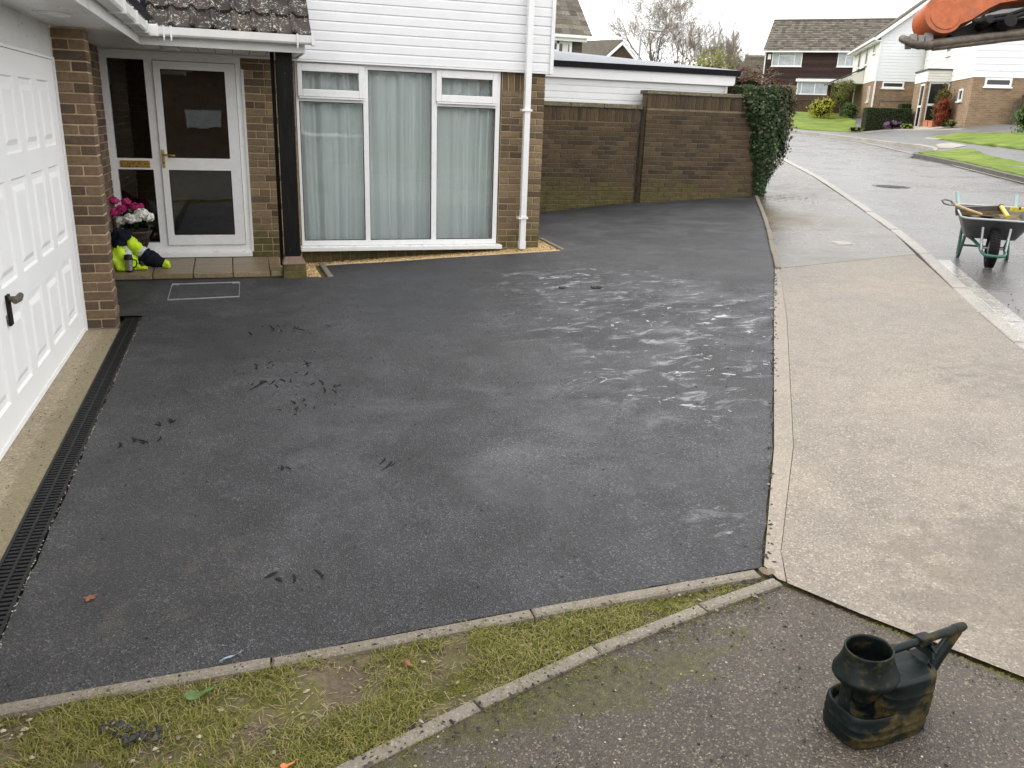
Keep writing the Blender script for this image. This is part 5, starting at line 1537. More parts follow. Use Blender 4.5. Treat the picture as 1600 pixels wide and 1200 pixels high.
# ================================================================ TREES, LAMP, HILL
def bare_tree(name, label, x, y, z0, h, seed, stems, spread, twigs=1.0, mat='twig', levels=6, upw=.30, r0=.16):
    rnd = random.Random(seed)
    root = empty(name, label, 'tree', (x, y, z0))
    tr = MB(); tw = MB(); cnt = [0]
    def grow(p, d, l, r, lv):
        pts = [p]; rs = [r]; q = p.copy(); dd = d.copy()
        nseg = 3 if lv > 1 else 4
        for s in range(nseg):
            dd = (dd + Vector((rnd.gauss(0, .16), rnd.gauss(0, .16), rnd.gauss(0, .10) + upw * .12))).normalized()
            q = q + dd * l / nseg
            pts.append(q.copy()); rs.append(r * (1 - .42 * (s + 1) / nseg))
        (tr if lv < 2 else tw).tube(pts, rs, 6 if lv < 2 else (4 if lv < 4 else 3), cap=False)
        if lv >= levels: return
        k = rnd.choice((2, 3, 3, 4)) if lv < levels - 2 else rnd.choice((2, 3, 4))
        if lv >= levels - 2: k = max(1, int(k * twigs + rnd.random()))
        for i in range(k):
            t = 1.0 if i == 0 else rnd.uniform(.35, .95)
            j = min(int(t * nseg), nseg - 1); o = pts[j].lerp(pts[j + 1], t * nseg - j)
            ax = dd.orthogonal().normalized(); ax.rotate(Matrix.Rotation(rnd.uniform(0, 6.28), 3, dd))
            nd = dd.copy(); nd.rotate(Matrix.Rotation(rnd.uniform(.2, .75) * spread, 3, ax))
            nd = (nd + Vector((0, 0, upw * .35))).normalized()
            grow(o, nd, l * rnd.uniform(.58, .82), max(rs[-1] * rnd.uniform(.55, .85), .007), lv + 1)
    for i in range(stems):
        a = 2 * math.pi * i / stems + rnd.uniform(-.4, .4)
        tilt = .10 if stems == 1 else rnd.uniform(.25, .55)
        grow(Vector((x + .12 * math.cos(a) * (stems > 1), y + .12 * math.sin(a) * (stems > 1), z0 - .2)), Vector((math.cos(a) * tilt, math.sin(a) * tilt, 1)).normalized(), h * .36, r0, 0)
    tr.ob('trunk', 'tree_bark', root, fix=False)
    tw.ob('crown', mat, root, fix=False)
    return root
bare_tree('bare_tree', 'wide bare winter tree with many curving limbs above the flat roof', 29.3, 57.6, 1.9, 10.5, 104, 6, 1.3, 1.3, r0=.16)
bare_tree('bare_tree', 'upright bare tree with dense fine twigs right of the wide one', 34.3, 58.5, 2.0, 6.6, 207, 4, .75, 1.5, r0=.12, upw=.5)
bare_tree('bare_tree', 'smaller twiggy bare tree close to the grey distant roof', 37.2, 60.5, 2.1, 5.4, 310, 4, .7, 1.5, r0=.08, upw=.5)
bare_tree('bare_tree', 'thin bare tree behind the street lamp', 27.0, 62.0, 2.0, 5.6, 415, 3, 1.0, 1.0, r0=.09)
lp = empty('street_lamp', 'grey street lamp with curved arm above the flat roof', 'street lamp', (21.1, 43.9, 1.6))
MB().tube([(21.1, 43.9, 1.3), (21.1, 43.95, 4.5), (21.12, 44.0, 6.1), (21.2, 44.0, 6.4), (21.4, 43.98, 6.5), (21.75, 43.95, 6.5)], [.08, .06, .05, .045, .04, .04], 10).ob('pole', 'lamp_grey', lp)
MB().lathe([(.02, -.32), (.09, -.2), (.11, .0), (.09, .25), (.03, .34)], (0, 0, 0), 12, m=Matrix.Translation((22.0, 43.9, 6.47)) @ Matrix.Rotation(R_(90), 4, 'Y'), sx=.6).ob('lantern', 'lamp_grey', lp)
bush('conifer', 'rounded golden conifer showing above the flat roof edge', 14.95, 25.6, 1.2, 1.5, 'conifer_gold', 5000, .11, 81, cat='conifer', lumps=6, z=1.0)
hl_ = MB()
hp = [(-60, 240), (-20, 200), (20, 170), (60, 165), (110, 190), (170, 230)]
vs = []
for i in range(61):
    t = i / 60 * (len(hp) - 1); j = min(int(t), len(hp) - 2); p = Vector(hp[j]).lerp(Vector(hp[j + 1]), t - j)
    hz = 11.5 + 2.0 * mnoise.noise(Vector((i * .13, 0, 0))) + .8 * mnoise.noise(Vector((i * .9, 2, 0)))
    vs += [(p.x, p.y, -2), (p.x, p.y, hz), (p.x * 1.3, p.y * 1.35, hz * .9)]
hl_.add(vs, [(i * 3, i * 3 + 3, i * 3 + 4, i * 3 + 1) for i in range(60)] + [(i * 3 + 1, i * 3 + 4, i * 3 + 5, i * 3 + 2) for i in range(60)], True)
structure(hl_.ob('hills', 'ground_base', fix=False))
# ================================================================ THINGS IN THE PORCH
ur = empty('flower_urn', 'dark fluted urn of pink and white flowers beside the front door', 'urn', (-1.04, 9.33, .18))
uz = .18
MB().lathe([(.085, 0), (.085, .025), (.05, .05), (.035, .075), (.06, .10), (.10, .19), (.125, .27), (.155, .315), (.165, .325), (.165, .34), (.13, .34), (.11, .30)], (-1.04, 9.33, uz), 24).ob('bowl', 'urn', ur)
fl = MB()
for k in range(14):
    a = 2 * math.pi * k / 14
    fl.tube([(-1.04 + .064 * math.cos(a), 9.33 + .064 * math.sin(a), uz + .11), (-1.04 + .104 * math.cos(a), 9.33 + .104 * math.sin(a), uz + .19), (-1.04 + .128 * math.cos(a), 9.33 + .128 * math.sin(a), uz + .26)], .009, 5)
fl.ob('fluting', 'urn', ur)
rnd = random.Random(77)
def bloom(c, r, mat, n):
    mb = MB()
    for _ in range(n):
        d = Vector((rnd.gauss(0, 1), rnd.gauss(0, 1), rnd.gauss(0, 1))).normalized()
        p = Vector(c) + Vector((d.x * r, d.y * r, d.z * r * .75)) * rnd.uniform(.55, 1)
        leaf(mb, p, d + Vector((rnd.uniform(-.5, .5), rnd.uniform(-.5, .5), rnd.uniform(-.3, .5))), .036, rnd, .8)
    mb.ob('bloom', mat, ur, fix=False)
for c, r in (((-1.06, 9.21, .655), .075), ((-1.14, 9.24, .63), .06), ((-.95, 9.23, .70), .075), ((-.90, 9.27, .66), .065), ((-1.0, 9.24, .66), .06)): bloom(c, r, 'petal_white', 260)
for c, r in (((-1.20, 9.27, .82), .055), ((-1.14, 9.32, .74), .06), ((-1.03, 9.33, .76), .06), ((-1.20, 9.24, .71), .055), ((-1.10, 9.38, .80), .06), ((-.97, 9.38, .75), .05)): bloom(c, r, 'petal_pink', 170)
foliage([((-1.05, 9.34, .63), (.16, .12, .12))], 420, .05, 78, shell=.3).ob('foliage', 'dark_leaf', ur, fix=False)

jk = empty('jacket', 'crumpled yellow and navy high visibility jacket heaped on the porch paving', 'jacket', (-1.05, 9.1, .18))
def lump(name, c, r, mat, seed, amp=.42, n=40):
    mb = MB(); vs = []
    for i in range(n // 2 + 1):
        th = math.pi * i / (n // 2)
        for k in range(n):
            ph = 2 * math.pi * k / n
            d = Vector((math.sin(th) * math.cos(ph), math.sin(th) * math.sin(ph), math.cos(th)))
            q = 1 + amp * mnoise.noise(d * 1.9 + Vector((seed, seed, 0))) + amp * .8 * (.5 - abs(mnoise.noise(d * 3.4 + Vector((0, seed, 0))))) + amp * .35 * mnoise.noise(d * 9 + Vector((0, seed, 0)))
            vs.append((c[0] + d.x * r[0] * q, c[1] + d.y * r[1] * q, max(c[2] + d.z * r[2] * q, .172)))
    mb.add(vs, [(i * n + k, i * n + (k + 1) % n, (i + 1) * n + (k + 1) % n, (i + 1) * n + k) for i in range(n // 2) for k in range(n)], True)
    return mb.ob(name, mat, jk)
lump('body', (-1.17, 9.08, .25), (.13, .13, .15), 'hiviz', 3)
lump('lining', (-1.15, 9.12, .45), (.09, .09, .10), 'navy', 5)
lump('back_panel', (-1.10, 9.20, .30), (.12, .10, .13), 'navy', 9)
lump('reflective_band', (-1.11, 9.03, .29), (.045, .07, .09), 'reflective', 7)
def sleeve(name, pts, rs, mat):
    P_ = [Vector(p) for p in pts]; P2 = []; R2_ = []
    for i_ in range(len(P_) - 1):
        for q_ in range(8): P2.append(P_[i_].lerp(P_[i_ + 1], q_ / 8)); R2_.append(rs[i_] + (rs[i_ + 1] - rs[i_]) * q_ / 8)
    P2.append(P_[-1]); R2_.append(rs[-1])
    mb = MB().tube(P2, R2_, 20)
    wr = lambda x, y, z, o: .020 * (.35 - abs(mnoise.noise(Vector((x * 22 + o, y * 14, z * 22))))) + .008 * mnoise.noise(Vector((x * 60, y * 60, z * 60 + o)))
    mb.v = [(x + wr(x, y, z, 0), y + wr(x, y, z, 9), max(z + wr(x, y, z, 4), .172)) for x, y, z in mb.v]
    return mb.ob(name, mat, jk)
sleeve('upper_sleeve', [(-1.14, 9.13, .46), (-1.09, 9.11, .44), (-1.03, 9.10, .385), (-.985, 9.09, .345)], [.04, .065, .062, .058], 'hiviz')
sleeve('sleeve_band', [(-.985, 9.09, .345), (-.955, 9.085, .318)], [.059, .058], 'reflective')
sleeve('lower_sleeve', [(-.955, 9.085, .318), (-.90, 9.08, .275), (-.83, 9.07, .235), (-.77, 9.06, .215)], [.066, .085, .066, .040], 'navy')
sleeve('cuff', [(-.775, 9.06, .214), (-.735, 9.05, .210), (-.72, 9.05, .212)], [.040, .042, .034], 'hiviz')
sleeve('hem', [(-1.05, 9.0, .20), (-.99, 8.99, .19), (-.93, 8.985, .185)], [.03, .025, .02], 'hiviz')
mg = empty('travel_mug', 'steel travel mug with black lid and handle on the porch edge', 'mug', (-1.08, 8.93, .165))
MB().lathe([(.028, 0), (.030, .005), (.033, .06), (.040, .125)], (-1.08, 8.93, .165), 20).ob('body', 'steel', mg)
MB().lathe([(.0285, -.001), (.0305, .006), (.0312, .018)], (-1.08, 8.93, .165), 20).ob('base', 'black_plastic', mg)
MB().lathe([(.041, .122), (.042, .135), (.036, .148), (.034, .168), (.02, .172)], (-1.08, 8.93, .165), 20).ob('lid', 'black_plastic', mg)
MB().tube([(-1.042, 8.925, .285), (-1.01, 8.92, .282), (-1.006, 8.92, .25), (-1.02, 8.925, .215), (-1.046, 8.928, .205)], .007, 8).ob('handle', 'black_plastic', mg)

# ================================================================ WATERING CAN
wc = empty('watering_can', 'dark green plastic watering can smeared with brown mud on old tarmac', 'watering can', (1.492, 1.535, T(1.64, 1.53) - .010), R_(4))
wc.scale = (1, 1, .95)
def loft(secs, n=36, capt=True, capb=True):
    """secs: (z, x0, x1, half width, squareness)"""
    mb = MB(); rings = []
    for z, x0, x1, hw, e in secs:
        ring = []
        for k in range(n):
            a = 2 * math.pi * k / n; c, s = math.cos(a), math.sin(a)
            ring.append(((x0 + x1) / 2 + (x1 - x0) / 2 * math.copysign(abs(c) ** e, c), hw * math.copysign(abs(s) ** e, s), z))
        rings.append(ring)
    mb.add([v for r in rings for v in r], [(i * n + k, i * n + (k + 1) % n, (i + 1) * n + (k + 1) % n, (i + 1) * n + k) for i in range(len(rings) - 1) for k in range(n)], True)
    if capb: mb.add(rings[0], [tuple(range(n))[::-1]])
    if capt: mb.add(rings[-1], [tuple(range(n))])
    return mb
rib = []
for z, d in ((0, -.006), (.004, -.001), (.008, .0), (.030, .0012), (.032, .0026), (.034, .0012), (.056, .0012), (.058, .0026), (.060, .0012), (.085, .001), (.098, .0), (.102, -.003)):
    rib.append((z, 0 - d, .284 + d, .084 + d, .55))
lo_ = loft(rib, 48, capt=False)
sec = loft([(.102, .003, .281, .081, .55), (.100, .010, .278, .075, .55), (.078, .018, .275, .068, .55)], 48, capb=False)
lo_.add(sec.v, sec.f, True)
lo_.ob('lower_body', 'can_green', wc, world=False)
up_ = [(.06, .088, .284, .0835, .55), (.095, .090, .2845, .0845, .55), (.118, .092, .2845, .0845, .55), (.120, .091, .286, .0858, .55), (.122, .092, .2845, .0845, .55),
       (.148, .094, .284, .0843, .55), (.150, .093, .2855, .0856, .55), (.152, .094, .284, .0843, .55), (.178, .096, .284, .084, .55), (.188, .085, .284, .084, .55), (.195, .06, .284, .084, .55), (.199, .05, .2835, .0835, .55), (.204, .055, .279, .079, .55), (.206, .062, .272, .072, .6)]
ub = loft(up_, 48, capt=False)
_se = lambda q, e: math.copysign(abs(q) ** e, q)
_e = [Vector((.167 + .105 * _se(math.cos(2 * math.pi * k / 48), .6), .072 * _se(math.sin(2 * math.pi * k / 48), .6))) for k in range(48)]
_h = [Vector((.092 + .056 * math.cos(2 * math.pi * k / 24), .056 * math.sin(2 * math.pi * k / 24))) for k in range(24)]
_v, _x, _f, *_r = geometry.delaunay_2d_cdt(_e + _h, [(k, (k + 1) % 48) for k in range(48)] + [(48 + k, 48 + (k + 1) % 24) for k in range(24)], [list(range(48))], 1, 1e-6)
_f = [f_ for f_ in _f if (sum((_v[i] for i in f_), Vector((0, 0))) / len(f_) - Vector((.092, 0))).length > .053]
ub.add([(p.x, p.y, .206 - .004 * ss(.0, .03, .072 - abs(p.y))) for p in _v], [tuple(f_) for f_ in _f])
ub.ob('upper_body', 'can_green', wc, world=False)
MB().lathe([(.060, .186), (.084, .190), (.0875, .196), (.0865, .205), (.083, .210), (.069, .246), (.0635, .274), (.0645, .280), (.062, .2825), (.0585, .280), (.0585, .272), (.064, .245), (.072, .212), (.068, .19), (.05, .14), (.02, .09)], (.082, 0, 0), 40, m=Matrix.Rotation(R_(-2), 4, 'Y'), cap=False, sx=1.04, sy=.97).ob('filler_neck', 'can_green', wc, world=False)
hp_ = MB().tube([(.022, 0, .070), (.016, 0, .11), (.016, 0, .15), (.026, 0, .198)], [.017, .0145, .0145, .018], 14)
hp_.v = [(x, y * 1.25, z) for x, y, z in hp_.v]
hp_.ob('handle', 'can_green', wc, world=False)
MB().tube([(.138, 0, .252), (.20, 0, .257), (.268, 0, .262), (.34, 0, .267), (.398, 0, .272)], [.0115, .0115, .0115, .0125, .0135], 14).ob('top_handle', 'can_green', wc, world=False)
MB().box(.250, .296, -.017, .017, .248, .278).ob('handle_clip', 'can_green', wc, world=False, bevel=.006)
st_ = MB()
prs = [(.262, .202), (.282, .215), (.288, .235), (.280, .255)]
for a, b in zip(prs[:-1], prs[1:]): st_.add([(a[0], -.035, a[1]), (a[0], .035, a[1]), (b[0], .022, b[1]), (b[0], -.022, b[1]), (a[0] + .008, -.035, a[1]), (a[0] + .008, .035, a[1]), (b[0] + .008, .022, b[1]), (b[0] + .008, -.022, b[1])], [(0, 1, 2, 3), (4, 5, 6, 7), (0, 3, 7, 4), (1, 2, 6, 5)])
st_.ob('handle_strap', 'can_green', wc, world=False)
MB().tube([(.262, 0, .065), (.300, 0, .120), (.345, 0, .188), (.385, 0, .245), (.402, 0, .268)], [.028, .023, .019, .0165, .0155], 16).ob('spout', 'can_green', wc, world=False)
MB().tube([(.392, 0, .270), (.412, 0, .2735), (.428, 0, .277)], [.0155, .0145, .0115], 16).ob('spout_tip', 'can_green', wc, world=False)

# ================================================================ WHEELBARROW AND ITS TOOLS
BX, BY = 7.31, 6.62
wb_ = empty('wheelbarrow', 'grey wheelbarrow with green tubular frame standing on the wet road', 'wheelbarrow', (BX, BY, T(BX, BY) - .02), R_(-40))
mb = MB()
for k in range(32):
    pass
def torus(R0, r, w, n=36, m=12):
    mb = MB(); vs = []
    for i in range(n):
        a = 2 * math.pi * i / n
        for j in range(m):
            b = 2 * math.pi * j / m
            rr_ = R0 + r * math.cos(b)
            vs.append((w * math.sin(b), rr_ * math.cos(a), .195 + rr_ * math.sin(a)))
    mb.add(vs, [(i * m + j, i * m + (j + 1) % m, ((i + 1) % n) * m + (j + 1) % m, ((i + 1) % n) * m + j) for i in range(n) for j in range(m)], True)
    return mb
wh = torus(.145, .05, .048).ob('wheel', 'black_rubber', wb_, world=False)
tr_ = MB()
for k in range(40):
    a = 2 * math.pi * k / 40
    m_ = Matrix.Translation((0, 0, .195)) @ Matrix.Rotation(a, 4, 'X')
    tr_.box(-.034, -.004, .186, .199, -.008, .008, m_); tr_.box(.004, .034, .186, .199, .004, .020, m_)
tr_.ob('tread', 'black_rubber', wh, world=False)
MB().lathe([(.03, -.04), (.05, -.035), (.10, -.025), (.11, 0), (.10, .025), (.05, .035), (.03, .04)], (0, 0, 0), 24, m=Matrix.Translation((0, 0, .195)) @ Matrix.Rotation(R_(90), 4, 'Y')).ob('rim', 'galv', wh, world=False)
MB().tube([(-.13, 0, .195), (.13, 0, .195)], .010, 8).ob('axle', 'galv', wh, world=False)
# tray
def rr_ring(x, y0, y1, z0, z1, rad, n=6):
    out = []
    for cx_, cy_, a0 in ((x - rad, y1 - rad, 0), (-x + rad, y1 - rad, 90), (-x + rad, y0 + rad, 180), (x - rad, y0 + rad, 270)):
        for k in range(n + 1):
            a = R_(a0 + 90 * k / n)
            px, py = cx_ + rad * math.cos(a), cy_ + rad * math.sin(a)
            out.append((px, py, z0 + (z1 - z0) * (py - y0) / (y1 - y0)))
    return out
R1 = rr_ring(.335, -.06, .86, .485, .555, .10); R2 = rr_ring(.235, .20, .66, .265, .275, .08)
R1i = [(x * .975, y * .985 + .006, z) for x, y, z in R1]; R2i = [(x * .97, y * .985 + .006, z + .012) for x, y, z in R2]
n = len(R1); ty = MB()
ring = lambda a, b: [(a * n + k, a * n + (k + 1) % n, b * n + (k + 1) % n, b * n + k) for k in range(n)]
ty.add(R1 + R2, ring(0, 1), True); ty.add(R2, [tuple(range(n))]); ty.add(R1i + R2i, ring(0, 1), True); ty.add(R2i, [tuple(range(n))]); ty.add(R1 + R1i, ring(0, 1))
tyo = ty.ob('tray', 'barrow_grey', wb_, world=False)
MB().tube(R1 + [R1[0]], .011, 8, cap=False).ob('tray_lip', 'galv', tyo, world=False)
for s in (-1, 1):
    MB().tube([(s * .28, 1.00, .53), (s * .25, .85, .45), (s * .20, .55, .255), (s * .16, .25, .245), (s * .115, .05, .205), (s * .105, -.14, .165), (s * .085, -.215, .150), (s * .04, -.245, .147), (0, -.25, .146)], .0165, 10).ob('frame_tube', 'green_paint', wb_, world=False)
    MB().tube([(s * .28, 1.00, .53), (s * .29, 1.12, .585), (s * .30, 1.22, .66)], .0185, 10).ob('grip', 'mint_paint', wb_, world=False)
    MB().tube([(s * .205, .56, .262), (s * .225, .54, .12), (s * .235, .55, .03), (s * .236, .60, .012), (s * .236, .66, .03), (s * .23, .73, .2), (s * .225, .80, .43)], .0165, 10).ob('leg', 'green_paint', wb_, world=False)
    MB().tube([(s * .125, -.028, .405), (s * .118, -.05, .30), (s * .108, -.10, .175)], .0125, 8).ob('front_strut', 'galv', wb_, world=False)
MB().tube([(-.225, .70, .13), (.225, .70, .13)], .012, 8).ob('leg_brace', 'green_paint', wb_, world=False)
lo_ = MB()
vs = []; nn_ = 12
for i in range(nn_ + 1):
    for j in range(nn_ + 1):
        x = -.28 + .56 * i / nn_; y = .06 + .70 * j / nn_
        vs.append((x, y, .44 + .05 * (j / nn_) + .03 * mnoise.noise(Vector((x * 9, y * 9, 1)))))
lo_.add(vs, [(i * (nn_ + 1) + j, (i + 1) * (nn_ + 1) + j, (i + 1) * (nn_ + 1) + j + 1, i * (nn_ + 1) + j + 1) for i in range(nn_) for j in range(nn_)])
BR = R_(-40)
def inbar(name, label, cat):
    return empty(name, label, cat, (BX, BY, T(BX, BY) - .02), BR)
dt = lo_.ob('barrow_load', 'ochre_tool'); dt.location = (BX, BY, T(BX, BY) - .02); dt.rotation_euler = (0, 0, BR)
tag(dt, 'ochre brown load of spoil inside the wheelbarrow tray', 'spoil')
s_ = inbar('shovel', 'wooden shafted shovel with looped handle resting over the barrow rim', 'shovel')
MB().tube([(-.12, .35, .50), (-.26, .22, .545), (-.42, .06, .605)], .016, 10).ob('shaft', 'wood', s_, world=False)
MB().tube([(-.42, .06, .605), (-.455, .06, .64), (-.52, -.01, .655), (-.545, -.035, .645), (-.52, -.04, .615), (-.46, .02, .60), (-.42, .06, .605)], .010, 8).ob('loop_handle', 'worn_steel_pale', s_, world=False)
MB().box(-.12, .06, .30, .52, .485, .495).ob('blade', 'worn_steel', s_, world=False, bevel=.004)
s_ = inbar('board', 'dark grey board lying across the load in the wheelbarrow', 'board')
MB().box(-.30, .14, .44, .52, .52, .585, Matrix.Rotation(R_(-6), 4, 'Y')).ob('plank', 'tool_dark', s_, world=False, bevel=.004)
MB().box(-.30, .14, .40, .44, .50, .53, Matrix.Rotation(R_(-6), 4, 'Y')).ob('batten', 'ochre_tool', s_, world=False)
s_ = inbar('tool_handle', 'short yellow tube handle sticking over the front of the barrow', 'tool')
MB().tube([(.06, .40, .585), (.08, .10, .53), (.085, .02, .515)], .021, 12).ob('tube', 'yellow_plastic', s_, world=False)
MB().lathe([(.024, 0), (.026, .03), (.018, .04)], (0, 0, 0), 12, m=Matrix.Translation((.06, .41, .588)) @ Matrix.Rotation(R_(-85), 4, 'X')).ob('end_cap', 'tool_dark', s_, world=False)
s_ = inbar('spirit_level', 'yellow level lying in the right side of the wheelbarrow', 'level')
MB().box(.13, .32, .30, .35, .55, .60).ob('body', 'yellow_plastic', s_, world=False, bevel=.006)
MB().box(.205, .225, .298, .352, .575, .602).ob('vial', 'tool_dark', s_, world=False)

# ================================================================ MINI DIGGER (only the end of its arm reaches into view)
DG = empty('mini_digger', 'orange digger arm with rounded end over a worn steel loop frame', 'digger', (7.9, 2.2, .4))
P0 = Vector((4.21, 4.37, 2.36)); AX = Vector((.9524, -.3030, .0341)); UP = Vector((.0617, .3009, .9516)); FW = Vector((.2986, .9042, -.3053))
K = 5.0 / 1298
def dg(u, v, d=0.0): return P0 + AX * ((u - 1500) * K) + UP * ((40 - v) * K) + FW * d
nose = [(1468 + 30 * math.cos(R_(a)), 25 - 30 * math.sin(R_(a))) for a in range(100, 331, 12)]
arm = nose + [(1512, 33), (1538, 16), (1555, 8), (1585, 3), (1640, -2), (1760, -60), (1760, -150), (1600, -60), (1520, -28)]
MB().prism(arm, lambda u, v: dg(u, v, -.055), lambda u, v: dg(u, v, .105)).ob('arm', 'digger_orange', DG, bevel=.008)
MB().lathe([(.088, .0), (.091, .002), (.091, .004), (.087, .0055), (.082, .0045), (.05, .004), (.0, .004)], (0, 0, 0), 28, m=Matrix.Translation(dg(1470, 26, -.053)) @ Matrix((AX, UP, -FW)).transposed().to_4x4(), cap=False).ob('pin_boss', 'digger_orange', DG)
e0 = dg(1700, -70, .02)
MB().tube([e0, e0 + Vector((1.2, -.6, .25)), Vector((7.0, 2.9, 1.9)), Vector((7.5, 2.5, 1.0))], [.10, .12, .13, .12], 4).ob('boom', 'digger_orange', DG)
MB().prism([(1482, 50), (1520, 32), (1548, 14), (1600, 6), (1700, 0), (1700, 40), (1600, 48), (1560, 50), (1500, 58)], lambda u, v: dg(u, v, .0), lambda u, v: dg(u, v, .075)).ob('linkage_plate', 'digger_dark', DG)
MB().prism([(1533, 25), (1560, 17), (1610, 12), (1700, 8), (1700, 22), (1610, 28), (1560, 33), (1535, 34)], lambda u, v: dg(u, v, -.045), lambda u, v: dg(u, v, -.005)).ob('link_arm', 'worn_steel_pale', DG, bevel=.006)
for u, v, r_ in ((1530, 40, .025), (1562, 42, .038), (1620, 34, .04)):
    MB().lathe([(r_, -.06), (r_, .12)], (0, 0, 0), 18, m=Matrix.Translation(dg(u, v, 0)) @ Matrix((AX, UP, -FW)).transposed().to_4x4()).ob('pin', 'digger_dark', DG)
fr_ = [dg(1720, 40, -.10), dg(1600, 57, -.085), (dg(1540, 63, -.075)), dg(1480, 70, -.065), dg(1445, 74.5, -.06), dg(1428, 74, -.055), dg(1418, 69, -.045), dg(1413, 62, -.02), dg(1413, 55.5, .02), dg(1420, 52.5, .06), dg(1440, 52, .085), dg(1500, 49, .10), dg(1600, 42, .11), dg(1720, 33, .12)]
MB().tube(fr_, .023, 12).ob('loop_frame', 'worn_steel', DG)
MB().tube([dg(1450, 78.5, -.055), dg(1540, 69, -.07), dg(1720, 46, -.09)], .016, 8).ob('frame_flange', 'worn_steel', DG)
for u0, u1, v0, v1 in ((1421, 1431, 52, 68), (1433, 1442, 54, 67), (1444, 1456, 50.5, 66)):
    MB().prism([(u0, v0), (u1, v0), (u1, v1), (u0, v1)], lambda u, v: dg(u, v, -.02), lambda u, v: dg(u, v, .06)).ob('lug', 'worn_steel_pale', DG, bevel=.006)
MB().prism([(1454, 62), (1600, 44), (1700, 34), (1700, 44), (1600, 53), (1456, 68)], lambda u, v: dg(u, v, -.03), lambda u, v: dg(u, v, .08)).ob('bed_plate', 'tool_dark', DG)
for d_, o_ in ((-.06, 0), (-.075, 7)):
    MB().tube([dg(1512, 38 + o_ * .3, d_), dg(1535, 33 + o_, d_ - .02), dg(1565, 30 + o_, d_ - .03), dg(1600, 18 + o_, d_ - .03), dg(1660, -4, d_ - .02), dg(1740, -50, d_)], .012, 8).ob('hose', 'black_rubber', DG)
gz = T(7.9, 2.2) - .02
MB().box(7.3, 8.5, 1.5, 2.9, gz + .55, gz + 1.25).ob('engine_house', 'digger_orange', DG, bevel=.06)
MB().box(7.5, 8.3, 1.7, 2.7, gz + .40, gz + .56).ob('turntable', 'digger_dark', DG)
for yy in (1.45, 2.65):
    MB().prism([(7.0, .2), (7.1, .05), (7.25, 0), (8.55, 0), (8.7, .05), (8.8, .2), (8.7, .36), (8.55, .41), (7.25, .41), (7.1, .36)], lambda x, q, yy=yy: (x, yy, gz + q), lambda x, q, yy=yy: (x, yy + .25, gz + q)).ob('track', 'black_rubber', DG)

# ================================================================ SMALL MESS: GRASS, CRUMBS, LEAVES
rnd = random.Random(99)
mb = MB(); cnt = 0
while cnt < 29000:
    x = rnd.uniform(-1.6, 1.75); y = rnd.uniform(1.15, 2.40)
    if not inside(WEDGE, x, y): continue
    # thin, patchy turf: tufts with bare earth between, barer along the new edging
    g = mnoise.noise(Vector((x * 3.1, y * 3.1, 5))) + .55 * mnoise.noise(Vector((x * 11, y * 11, 2)))
    top = 2.41 - .04 * x
    if g + .17 - .50 * ss(top - .26, top - .02, y) * (1 - ss(.2, 1.0, x) * .7) < rnd.uniform(-.25, .25): continue
    z = T(x, y) - .012 + .016 * mnoise.noise(Vector((x * 5, y * 5, 0))) + .006 * mnoise.noise(Vector((x * 19, y * 19, 3)))
    a = rnd.uniform(0, 6.28); l = rnd.uniform(.015, .045); lean = rnd.uniform(.6, 1.8); w_ = rnd.uniform(.0009, .0019)
    d = Vector((math.cos(a), math.sin(a), 0)); sd = Vector((-d.y, d.x, 0)) * w_
    p = Vector((x, y, z - .002)); m_ = p + d * l * .45 * lean + Vector((0, 0, l * .55)); t_ = p + d * l * lean + Vector((0, 0, l * .55 * rnd.uniform(.4, 1.2)))
    mb.add([p - sd, p + sd, m_ + sd * .8, m_ - sd * .8, t_], [(0, 1, 2, 3), (3, 2, 4)]); cnt += 1
sw = MB()
for _ in range(5200):      # dead straw lying on the mud
    x = rnd.uniform(-1.4, 1.6); y = rnd.uniform(1.2, 2.36)
    if not inside(WEDGE, x, y): continue
    z = T(x, y) - .008 + .016 * mnoise.noise(Vector((x * 5, y * 5, 0))) + .006 * mnoise.noise(Vector((x * 19, y * 19, 3)))
    a = rnd.uniform(0, 6.28); l = rnd.uniform(.012, .04); d = Vector((math.cos(a), math.sin(a), rnd.uniform(-.05, .18))); sd = Vector((-d.y, d.x, 0)) * rnd.uniform(.0007, .0014)
    p = Vector((x, y, z)); sw.add([p - sd, p + sd, p + d * l + sd, p + d * l - sd], [(0, 1, 2, 3)])
stuff(sw.ob('straw', 'straw', fix=False), 'dead straw coloured grass stems lying on the muddy strip', 'straw')
stuff(mb.ob('grass', 'blade', fix=False), 'thin patchy grass growing in the muddy strip between the edgings', 'grass')
mb = MB(); cnt = 0
while cnt < 9000:      # moss along the lawn edging and in the point of the wedge
    t = rnd.uniform(0, 1); x = -.9 + 2.6 * t; base = 1.64 + (x + .9) * .245
    y = base + abs(rnd.gauss(0, .05)) + .055 if rnd.random() < .62 else base - .03 - abs(rnd.gauss(0, .06))
    if rnd.random() > .35 + .9 * mnoise.noise(Vector((x * 7, y * 7, 9))): continue
    z = T(x, y) + (-.010 if y > base else -.010)
    for _ in range(3):
        p = Vector((x + rnd.gauss(0, .006), y + rnd.gauss(0, .006), z + rnd.uniform(0, .008)))
        leaf(mb, p, Vector((rnd.uniform(-1, 1), rnd.uniform(-1, 1), 1)), .007, rnd, .6); cnt += 1
stuff(mb.ob('moss', 'moss', fix=False), 'bright moss cushions along both sides of the lawn edging stones', 'moss')
mb = MB()
